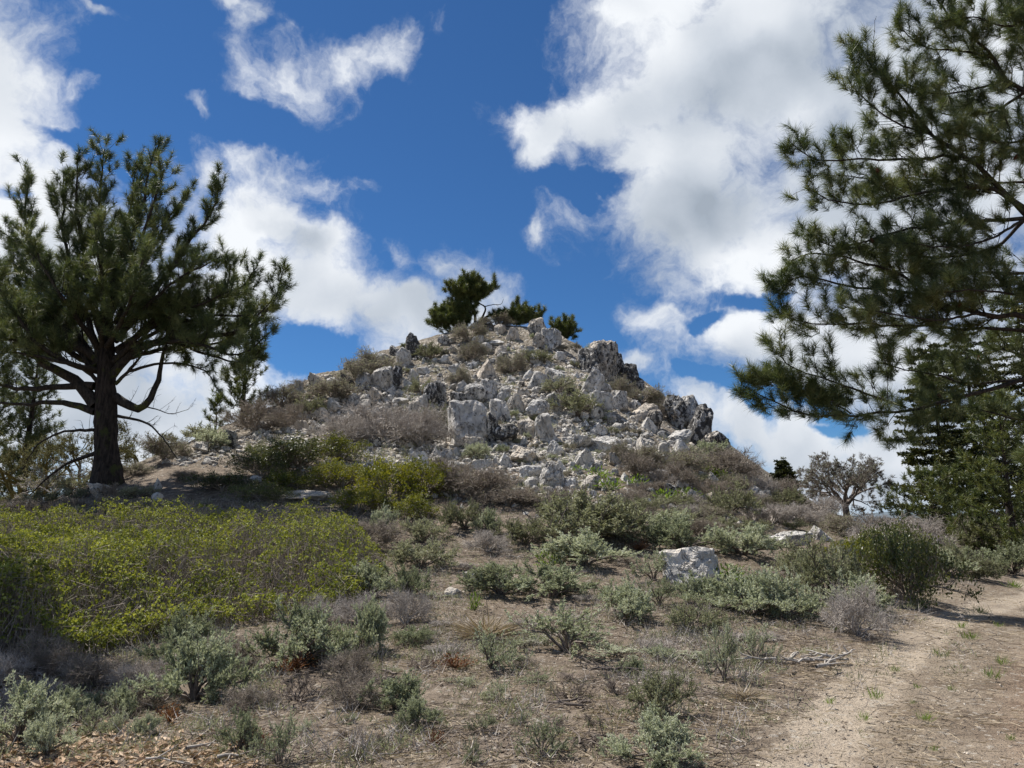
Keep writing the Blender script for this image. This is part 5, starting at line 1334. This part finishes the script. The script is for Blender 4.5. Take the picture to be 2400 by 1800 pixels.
def right_pine():
    Y = 14.3; XT = 9.3 * 14.3 / 12; o = (XT, Y, hz(XT, Y)); pn = Pine(o, 8, 0.215, 0.35)
    L = lambda pts, r0, **k: pn.limb(pxline(pts, Y), r0, k.pop('r1', 0.009), **k)
    g = dict(gap=0.086, L=(0.36, 0.98), sub=5, n=20, fan=1.05)
    L([(2600, 640, 0), (2400, 486), (2343, 445), (2298, 392), (2186, 318), (2111, 224), (2048, 149), (2010, 97)], .085, start=.35, **g)
    L([(2600, 420, 0), (2400, 217), (2354, 187), (2331, 138), (2260, 71), (2200, 7), (2150, -60)], .075, start=.3, **g)
    L([(2298, 392), (2238, 366), (2148, 374), (2036, 374), (1962, 377), (1909, 374), (1856, 336)], .04, start=.2, **g)
    L([(2420, 520), (2320, 441), (2148, 456), (2070, 476), (1960, 472), (1890, 441)], .05, start=.2, **g)
    L([(2240, 351), (2186, 318), (2092, 284), (2018, 224), (1984, 180)], .03, start=.2, **g)
    L([(2600, 520, -.3), (2400, 516), (2234, 519), (2100, 545), (1960, 580), (1893, 540)], .06, start=.35, **g)
    L([(2600, 780, 0), (2400, 745), (2290, 735), (2206, 710), (2122, 685), (1995, 672), (1902, 650), (1800, 660)], .075, start=.3, **g)
    L([(2600, 800, .4), (2400, 775, .4), (2164, 765, .3), (2016, 760), (1911, 760), (1820, 735)], .05, start=.4, **g)
    L([(2206, 710), (2100, 640), (1960, 600), (1880, 600), (1830, 640)], .035, start=.15, **g)
    L([(2600, 840, -.2), (2400, 887), (2312, 912), (2227, 937), (2122, 960), (1995, 975), (1890, 970), (1820, 945), (1742, 905)], .06, start=.38, **g)
    L([(2122, 955), (2038, 925), (1953, 895), (1880, 870), (1835, 845), (1825, 800)], .028, start=.12, **g)
    L([(2400, 887, .2), (2280, 900, .3), (2200, 880, .3), (2120, 865, .2), (2060, 850)], .03, start=.15, **g)
    L([(1995, 970), (1930, 930), (1850, 905), (1800, 880), (1760, 890)], .018, start=.1, gap=.055, L=(.2, .5), sub=7)
    L([(2227, 937), (2180, 980), (2140, 1020), (2080, 1035)], .012, start=.4, gap=.16, L=(.15, .35), sub=2, up=0)
    L([(2600, 250, .2), (2440, 100), (2340, 0), (2260, -90)], .05, start=.3, **g)
    L([(2331, 138), (2260, 120), (2170, 110), (2100, 60)], .03, start=.2, **g)
    L([(2354, 187, 0), (2280, 210, -.3), (2190, 220, -.4), (2110, 190, -.5)], .03, start=.2, **g)
    L([(2400, 217, 0), (2330, 260, .4), (2240, 270, .7), (2160, 250, .8)], .035, start=.2, **g)
    L([(2343, 445, 0), (2260, 430, .5), (2160, 420, .8), (2060, 420, .8), (1960, 410, .7)], .035, start=.2, **g)
    L([(2400, 516, 0), (2330, 580, .4), (2240, 600, .6), (2140, 600, .6), (2040, 590, .4)], .04, start=.2, **g)
    L([(2400, 516, 0), (2320, 560, -.5), (2220, 580, -.8), (2120, 570, -.8)], .035, start=.2, **g)
    L([(2600, 640, 0), (2420, 640, .3), (2300, 640, .5), (2200, 640, .5), (2090, 640, .4)], .05, start=.3, **g)
    L([(2500, 700, 0), (2380, 690, -.6), (2280, 680, -.9), (2180, 690, -.9)], .04, start=.25, **g)
    L([(2290, 735, 0), (2200, 750, -.5), (2080, 735, -.7), (1980, 720, -.7)], .03, start=.15, **g)
    L([(2500, 860, 0), (2400, 830, .5), (2320, 820, .8), (2240, 850, .8)], .04, start=.2, **g)
    L([(2500, 300, 0), (2400, 330, -.5), (2310, 330, -.8), (2220, 310, -.8)], .04, start=.2, **g)
    L([(2500, 160, 0), (2420, 60, .5), (2360, -20, .7)], .04, start=.2, **g)
    L([(2500, 380, .2), (2420, 370, .8), (2340, 330, 1.2), (2280, 260, 1.2)], .04, start=.2, **g)
    L([(2420, 60), (2350, 60, -.4), (2280, 40, -.6), (2210, 50, -.6)], .03, start=.2, **g)
    L([(2111, 224), (2060, 180), (2050, 120), (2050, 48)], .014, start=.3, r1=.004, dead=True, gap=.2, L=(.1, .3))
    # inner and far side of the crown, mostly out of view
    for a, z, l in ((0.2, 3.2, 2.6), (1.2, 4.2, 2.6), (-.9, 5.2, 2.4), (.6, 6.6, 2.2), (2.0, 6, 2.2), (-1.8, 4, 2.6), (2.8, 3.4, 2.2), (1.6, 2.6, 2.4), (-2.4, 6.5, 2.0), (0.0, 8, 1.8), (2.4, 8.5, 1.6), (-1.2, 8.6, 1.6)):
        b = np.array([XT, Y, z + o[2]]); d = np.array([math.cos(a), math.sin(a), 0.25]); pn.limb([b, b + d * l * .5 + (0, 0, -.1), b + d * l], .05, .01, start=.3, gap=.16, L=(.3, .7), sub=4, n=10)
    tr = np.array([(XT, Y, o[2] - .3), (XT, Y, o[2] + .4), (XT - .05, Y, 4), (XT, Y, 7.0), (XT - .1, Y, 10.0), (XT, Y, 12.6)])
    return pn.finish(tr, [.55, .36, .30, .25, .15, .04], 'pine_tree', "nearest pine, long-needled boughs with cones reaching in from the right edge", per=92, width=.0074, cones=12, length=1.08)[0]

def summit_pines():
    Y = 43.6; o = W(1122, 768, Y); o = (o.x, o.y, o.z - 0.4); pn = Pine(o, 12, 0.28, 0.5)
    P = lambda pts: pxline(pts, Y)
    pn.limb(P([(1116, 766), (1113, 745), (1111, 728), (1103, 708), (1096, 690)]), .10, .05, start=.9, gap=.4, L=(.3, .5))
    pn.limb(P([(1118, 764), (1130, 745), (1138, 722), (1128, 714), (1108, 704)]), .085, .03, start=.8, gap=.4, L=(.3, .5))
    pn.limb(P([(1124, 764), (1142, 742), (1166, 738), (1194, 742), (1215, 745)]), .10, .03, start=.6, gap=.3, L=(.3, .5))
    pn.limb(P([(1137, 718), (1155, 714), (1174, 713), (1180, 702)]), .03, .012, start=.5, gap=.5, L=(.2, .4), dead=True)
    pn.limb(P([(1112, 762), (1085, 775), (1050, 775), (1020, 765)]), .05, .015, start=.4, gap=.2, L=(.3, .6))
    ell_limbs(pn, P([(1100, 700)])[0], Y, 1105, 675, 56, 36, 1.0, 52, .03, .16, (.3, .6), .25, 6)
    ell_limbs(pn, P([(1106, 735)])[0], Y, 1050, 746, 52, 32, .9, 46, .03, .16, (.3, .6), .3, 6)
    ell_limbs(pn, P([(1100, 720)])[0], Y, 1085, 722, 40, 30, .7, 22, .03, .2, (.25, .5), .35, 4)
    ell_limbs(pn, P([(1190, 742)])[0], Y, 1228, 742, 48, 26, .8, 34, .025, .18, (.25, .55), .25, 5)
    ell_limbs(pn, P([(1168, 742)])[0], Y, 1178, 736, 40, 16, .6, 18, .02, .2, (.2, .4), .3, 4)
    for x, y in ((1202, 712), (1212, 698), (1230, 712), (1262, 716), (1020, 712), (1158, 645), (1107, 640), (1085, 650)):
        b = P([(x + 4, y + 34), (x + 2, y + 16), (x, y)]); pn.limb(b, .02, .008, start=.3, gap=.14, L=(.1, .22), n=8)
    tr = P([(1120, 790), (1120, 775), (1117, 763)])
    pn.finish(tr, [.20, .17, .11], 'pine_tree', "stunted wind-bent pine with two trunks on the very summit", mat='needle_far', per=48, width=.021)
    Y = 45.5; o = W(1318, 800, Y); o = (o.x, o.y, hz(o.x, o.y)); pn = Pine(o, 14, 0.24, 0.6); b = pxline([(1312, 800)], Y)[0]
    ell_limbs(pn, b, Y, 1318, 768, 40, 28, .8, 28, .03, .2, (.25, .5), .35, 5)
    pn.limb(pxline([(1315, 790), (1335, 760), (1343, 742)], Y), .03, .01, start=.4, gap=.15, L=(.15, .3), n=8)
    pn.finish(np.array([(b[0], b[1], o[2] - .2), (b[0], b[1], b[2] - .1), b]), [.12, .10, .06], 'pine_tree', "small bushy pine peeking from behind the summit rocks", mat='needle_far', per=48, width=.021)

def small_pine(px, base, Y, top, halfw, label, seed, mat='needle_far', n=9, per=18, width=.025, tuft=.22, lowest=.15, group=None):
    k = Y / FPX; b = W(px, base, Y); zz = hz(b.x, b.y); b = np.array([b.x, b.y, min(zz, b.z)]); H_ = W(px, top, Y).z - b[2]; pn = Pine(b, seed, tuft, .7); rs = pn.rs
    t = np.array([b + (0, 0, H_ * f) + rs.normal(0, .03, 3) * f for f in (-0.05, .25, .5, .75, .97)])
    lev = int(H_ / 0.32)
    for i in range(lev):
        f = lowest + (0.97 - lowest) * i / max(lev - 1, 1); rad = halfw * k * (1 - f) ** 0.6 * 1.15 * (0.75 + .25 * min(1, f * 4))
        for j in range(n // 2 + 1):
            a = rs.uniform(0, 2 * PI); l = rad * rs.uniform(.6, 1.1) + .08; c = np.array([np.interp(f, (0, .25, .5, .75, .97), t[:, q]) for q in range(3)])
            d = np.array([math.cos(a), math.sin(a), .25 + .4 * f]); pn.limb([c, c + d * l * .55, c + d * l + (0, 0, .16 * l)], .02, .006, start=.3, gap=.2, L=(.18, .42), n=6, sub=4)
    return pn.finish(t, [.11 * H_ / 4, .09 * H_ / 4, .06 * H_ / 4, .03 * H_ / 4, .012], 'pine_tree', label, mat, per, width, group)

def fir(px, base, Y, top, halfw, label, seed, dens=1.0, mat='fir', pw=0.75, name='fir_tree', bare=0.04, ls=1.0):
    rs = np.random.RandomState(seed); k = Y / FPX; b = W(px, base, Y); b = np.array([b.x, b.y, hz(b.x, b.y)]); H_ = W(px, top, Y).z - b[2]; e = empty(name, tuple(b))
    tb = Tubes(); tb.add(np.array([(0, 0, -.2), (0, 0, H_ * .4), (.03, 0, H_)]), [H_ * .018 + .03, H_ * .012, .015], 8); obj('trunk', tb.mesh('trunk', MAT['bark']), e)
    br = Tubes(); lv = Leaves(); lev = int(H_ / 0.24 * dens)
    for i in range(lev):
        f = bare + (0.99 - bare) * (i + rs.rand()) / lev; R_ = halfw * k * ((1 - f) ** pw) * rs.uniform(.75, 1.12) + .06
        m = max(4, int(7 * dens)); a0 = rs.rand() * 6
        for j in range(m):
            a = a0 + j * 2 * PI / m + rs.normal(0, .25); l = R_ * rs.uniform(.55, 1.15); d = np.array([math.cos(a), math.sin(a), 0])
            u = np.linspace(0, 1, 5)[:, None]; q = np.array([0, 0, H_ * f + rs.normal(0, .10)]) + d * l * u + np.array([0, 0, 1.]) * (-.22 * l * u + .25 * l * u ** 2)
            br.add(q[::2], np.linspace(.012 + .006 * l, .004, 3), 3)
            ns = int(10 + l * 30); g = rs.uniform(.12, 1, ns); c = np.array([np.interp(g, u[:, 0], q[:, z]) for z in range(3)]).T
            sd = np.array([-d[1], d[0], 0]) * rs.choice([-1, 1], ns)[:, None]; sl = (0.06 + .30 * l * (1 - g) ** .6) * rs.uniform(.4, 1.1, ns)
            ee = c + (sd * rs.uniform(.6, 1, (ns, 1)) + d * .7 + rs.normal(0, .12, (ns, 3))) * sl[:, None]
            pp = 5 if ls < 1.3 else 3; B = np.repeat(c, pp, 0) + (np.repeat(ee - c, pp, 0)) * rs.rand(ns * pp, 1); dd = norm(np.repeat(ee - c, pp, 0)) + rs.normal(0, .55, B.shape) + (0, 0, .15)
            lv.blades(B, dd, rs.uniform(.11, .20, len(B)) * ls, .06 * ls, rs)
    obj('branches', br.mesh('branches', MAT['limb']), e); obj('foliage', lv.mesh('foliage', MAT[mat]), e); tag(e, label, 'tree'); return e

def twig_tree(px, base, Y, top, halfw, label, seed, leafmat='olive', leaves=6, barkm='limb', stems=4, depth=5, lean=0.0, name='mahogany_tree', trunk=0.35, r0=None, lsize=.035, keep=1.0):
    "open crown of crooked branching limbs with sparse small leaves"
    rs = np.random.RandomState(seed); k = Y / FPX; b = W(px, base, Y); b = np.array([b.x, b.y, hz(b.x, b.y)]); H_ = W(px, top, Y).z - b[2]; e = empty(name, tuple(b))
    tb = Tubes(); br = Tubes(True); lv = Leaves(); R_ = halfw * k; r0 = r0 or .05 * H_; c0 = np.array([lean * .2, 0, H_ * trunk * .5]); ends = []
    tb.add(smooth_line([(0, 0, -.15), (lean * .08, .02, H_ * trunk * .25), c0], 8), np.linspace(r0, r0 * .75, 8), 9)
    def grow(p, d, l, r, lev):
        u = np.linspace(0, 1, 5)[:, None]; q = p + d * l * u + rs.normal(0, .05 * l, (5, 3)) * u + np.array([0, 0, 1.]) * .08 * l * u ** 2
        (tb if lev == 0 else br).add(q if lev < 3 else q[::2], np.linspace(r, r * .6, 5 if lev < 3 else 3), 6 if lev < 2 else 3)
        for n in range(3):
            g = rs.uniform(.45, 1) if n else 1; s = np.array([np.interp(g, u[:, 0], q[:, c]) for c in range(3)])
            out = norm(np.array([s[0] / R_, s[1] / R_, (s[2] - H_ * .35) / H_ * 1.2]) + 1e-6)
            nd = norm(d * .7 + out * .45 + rs.normal(0, .58, 3)); nl = l * rs.uniform(.55, .82)
            if lev < depth - 1: grow(s, nd, nl, r * .52, lev + 1)
            else: ends.append((s, nd, nl))
    for i in range(stems):
        a = i * 2 * PI / stems + rs.uniform(-.4, .4); d = norm(np.array([math.cos(a) * R_ * .9, math.sin(a) * R_ * .6, H_ * .62])); grow(c0 * rs.uniform(.7, 1), d, math.hypot(R_, H_) * (.27 if depth < 6 else .24), r0 * .42, 0)
    S = np.array([x[0] for x in ends]); D = np.array([x[1] for x in ends]); LL = np.array([x[2] for x in ends])
    # keep the crown inside its reach
    q = np.sqrt((S[:, 0] / R_) ** 2 + (S[:, 1] / R_) ** 2 + ((S[:, 2] - H_ * .5) / (H_ * .52)) ** 2); ok = q < 1.15; S, D, LL = S[ok], D[ok], LL[ok]
    m = 3; A = np.repeat(S, m, 0); DD = norm(np.repeat(D, m, 0) + rs.normal(0, .5, A.shape)); E = A + DD * np.repeat(LL, m)[:, None] * rs.uniform(.6, 1.3, (len(A), 1))
    br.many(A, E, .008, .005, .1, rs)
    if leaves:
        if keep < 1: kk = rs.rand(len(A)) < keep; A, E = A[kk], E[kk]
        B = np.repeat(A, leaves, 0); B = B + (np.repeat(E, leaves, 0) - B) * rs.uniform(.2, 1.05, (len(B), 1)) + rs.normal(0, .02, B.shape)
        lv.blades(B, rs.normal(0, .7, B.shape) + (0, 0, .4), lsize * rs.uniform(.6, 1.3, len(B)), lsize * .5, rs); obj('foliage', lv.mesh('foliage', MAT[leafmat]), e)
    obj('trunk', tb.mesh('trunk', MAT[barkm]), e); obj('branches', br.mesh('branches', MAT[barkm]), e)
    tag(e, label, 'tree'); return e

def build_trees():
    left_pine(); right_pine(); summit_pines()
    small_pine(568, 985, 31, 770, 62, "small young pine growing behind the left ridge, right of the big pine", 21, n=8)
    small_pine(505, 1010, 30, 930, 28, "tiny gnarled pine beside the small young pine on the ridge", 22, n=5)
    small_pine(52, 1150, 31, 800, 85, "tall far pine seen below the big pine's limbs at the left edge", 23, mat='needle', n=9)
    small_pine(-60, 1130, 33, 600, 110, "far yellow-green pine cut by the left edge", 24, n=9)
    twig_tree(70, 1150, 27, 955, 130, "twiggy mossy tree at the left edge under the big pine", 31, barkm='moss', leaves=5)
    twig_tree(190, 1150, 26, 985, 110, "sparse-leaved mossy tree left of the big pine's trunk", 32, barkm='moss', leaves=4)
    twig_tree(340, 1095, 28, 985, 95, "sparse bare mossy tree just right of the big pine's trunk", 33, barkm='moss', leaves=2)
    twig_tree(120, 1190, 23, 1080, 120, "low tangled grey bush-tree in front of the mossy ones", 34, barkm='twig', leaves=2, depth=4)
    twig_tree(1985, 1205, 30, 1058, 108, "round-crowned open tree with sparse small leaves on the right crest", 35, leafmat='sage', barkm='stem', leaves=1, stems=9, r0=.15, trunk=.40, lean=-.2, depth=6, lsize=.038, keep=.45)
    fir(1838, 1155, 33, 1080, 46, "little dark fir on the crest left of the round open tree", 41, 2.2, bare=.1, ls=.55)
    fir(2225, 1256, 32, 800, 150, "tall dark fir, leftmost of the group behind the boughs", 42, 0.8, pw=.5)
    fir(2310, 1262, 36, 760, 150, "tall dark fir standing behind the leftmost fir", 43, 0.7, pw=.5)
    fir(2450, 1262, 33, 640, 180, "tallest dark fir at the right edge behind the boughs", 44, 0.7, pw=.5)
    small_pine(2190, 1262, 28, 1115, 140, "low wide brown-tinged pine in front of the dark firs", 45, mat='needle_far', n=11, per=18, tuft=.2, lowest=.05)
    small_pine(2375, 1268, 24, 930, 130, "light green young pine at the right edge before the firs", 46, mat='needle_far', n=10, per=18, tuft=.2, lowest=.05)
    # a broadleaf-green fir stands just outside the left edge; a few of its tips reach in
    fir(-460, 1500, 12, -300, 345, "fir outside the left edge, only its sprig tips showing", 47, 0.2, pw=.35, bare=.35, ls=1.4)
# ------------------------------------------------------------------ labels for the strewn rocks and plants
MARKS = [(1146, 865, 'the clean triangular boulder'), (1263, 770, 'the square summit block'), (1418, 835, 'the tall skyline tower'), (1096, 1000, 'the largest squared block'),
 (1278, 1005, 'the tall white-topped block'), (1411, 950, 'the square leaning block'), (1296, 1115, 'the cracked white block'), (1370, 1075, 'the bulky white boulder'),
 (1424, 1045, 'the smooth white slab'), (1640, 1010, 'the dark ridge fin'), (896, 890, 'the broad tan block'), (944, 835, 'the tall buff rock'), (860, 855, 'the skyline cushion shrub'),
 (1513, 965, 'the ribbed leaning outcrop'), (1031, 920, 'the black-spotted spire'), (825, 940, 'the lumpy grey rock'), (745, 975, 'the knobbly white outcrop'), (610, 998, 'the pale ridge lump'),
 (1111, 930, 'the blotchy lichen rock'), (1210, 945, 'the rounded outcrop rock'), (1230, 1068, 'the long pale wedge'), (1022, 1068, 'the rock in grey brush'), (1078, 890, 'the pinkish flat rock'), (1300, 880, 'the long rounded slab'),
 (1514, 1060, 'the sloping white slab'), (1670, 1118, 'the white pointed rock'), (1780, 1153, 'the pale wedge in brush'), (538, 1030, 'the dark upright rock'), (250, 1100, 'the big pine trunk'),
 (705, 1168, 'the flat white slab'), (905, 1135, 'the round yellow-green shrub'), (1355, 1220, 'the tallest spiky bush'), (1625, 1330, 'the pinkish white boulder'), (1110, 1350, 'the bright white stone'),
 (1140, 1465, 'the dry grass fan'), (700, 1490, 'the large silvery sagebrush'), (455, 1560, 'the big pale sagebrush'), (925, 1625, 'the round silvery cushion'), (1890, 1540, 'the bleached dead branches'),
 (2130, 1350, 'the dark rounded bush'), (1856, 1262, 'the white ledge rock'), (1838, 1110, 'the little dark fir'), (1985, 1130, 'the round open tree'), (120, 1730, 'the bark chips'),
 (1330, 1490, 'the sprawling sagebrush'), (1020, 1725, 'the rusty bottom plant'), (2300, 1250, 'the dark firs'), (1545, 1650, 'the grey track-side sagebrush'), (1530, 1760, 'the feathery bottom sagebrush'), (700, 1095, 'the shaded green shrub'),
 (30, 1680, 'the lower left sagebrush'), (850, 1480, 'the leaning sagebrush'), (1175, 1375, 'the low spreading sagebrush'), (1310, 1660, 'the black crooked sticks'), (1750, 1630, 'the small dry grass fan'), (2330, 1500, 'the track'), (400, 1350, 'the green thicket')]
def _rel(px, py):
    best = min(MARKS, key=lambda m: math.hypot(px - m[0], (py - m[1]) * 1.3)); dx, dy = px - best[0], py - best[1]
    ax, ay = abs(dx), abs(dy) * 1.2
    v = 'below' if dy > 0 else 'above'; h = 'right of' if dx > 0 else 'left of'
    if ay > 2.2 * ax: r = v
    elif ax > 2.2 * ay: r = h
    else: r = v + ' and ' + h
    return r + ' ' + best[2], math.hypot(dx, dy)
ORD = ['nearest', 'second nearest', 'third nearest', 'fourth nearest', 'fifth nearest', 'sixth nearest', 'seventh nearest', 'eighth nearest']
def label_all():
    rows = []
    for kind, info in LABELS:
        for o, px, py, w, h, st, li in info:
            size = 'small' if w < 17 else 'middling' if w < 25 else 'larger'
            shp = {'block': 'squarish', 'wedge': 'pointed', 'round': 'rounded', 'slab': 'flat', 'spire': 'upright'}[st]
            tone = 'white' if li < .2 else 'grey' if li < .4 else 'speckled' if li < .6 else 'blackish'
            r, d = _rel(px, py); rows.append((f'{size} {shp} {tone} rock {r}', d, o, kind, 'small rocks strewn over the scree'))
    words = {'sage': 'silvery sagebrush', 'sagedull': 'olive-grey sagebrush', 'sagethin': 'thin open sagebrush', 'tall': 'tall spiky sagebrush', 'twig': 'pale grey bare shrub', 'twig2': 'brown bare shrub',
             'brownish': 'dry brown-green shrub', 'leafy': 'yellow-green shrub', 'dark': 'dark green shrub', 'herb': 'bright green herb', 'rust': 'rusty plant', 'grass': 'green grass tuft', 'straw': 'dry grass clump', 'deadsage': 'dead twiggy shrub'}
    grp = {'sage': 'sagebrush on the slope', 'sagedull': 'sagebrush on the slope', 'sagethin': 'sagebrush on the slope', 'tall': 'sagebrush on the slope', 'twig': 'bare grey and brown shrubs', 'twig2': 'bare grey and brown shrubs',
           'brownish': 'dry shrubs among the rocks', 'leafy': 'green shrubs at the slope foot', 'dark': 'green shrubs at the slope foot', 'herb': 'bright green herbs', 'rust': 'rusty low plants', 'grass': 'grass tufts on the dirt track', 'straw': 'dry grass clumps', 'deadsage': 'dead low shrubs on bare soil'}
    for k, lst in PLANTS.items():
        for e, px, py, w, h, has in lst:
            e['group'] = grp[k]
            if has: continue
            size = 'small' if w < 55 else 'middling' if w < 105 else 'wide'
            r, d = _rel(px, py - h / 2); rows.append((f'{size} {words[k]} {r}', d, e, KINDS[k][1], grp[k]))
    by = {}
    for row in rows: by.setdefault(row[0], []).append(row)
    for lab, rs_ in by.items():
        rs_.sort(key=lambda t: t[1])
        for i, (l, d, o, cat, g) in enumerate(rs_):
            tag(o, l if len(rs_) == 1 else f"{l}, {ORD[min(i, 7)]}", cat, g)
    for o in scene.objects:
        if o.parent and o.name.split('.')[0] in ('foliage', 'twigs', 'stems', 'branches'): o['kind'] = 'stuff'
build_world()
build_terrain()
build_far_hills()
build_rocks()
make_mats(); make_protos()
build_trees()
build_shrubs(); build_thicket(); build_litter()
label_all()
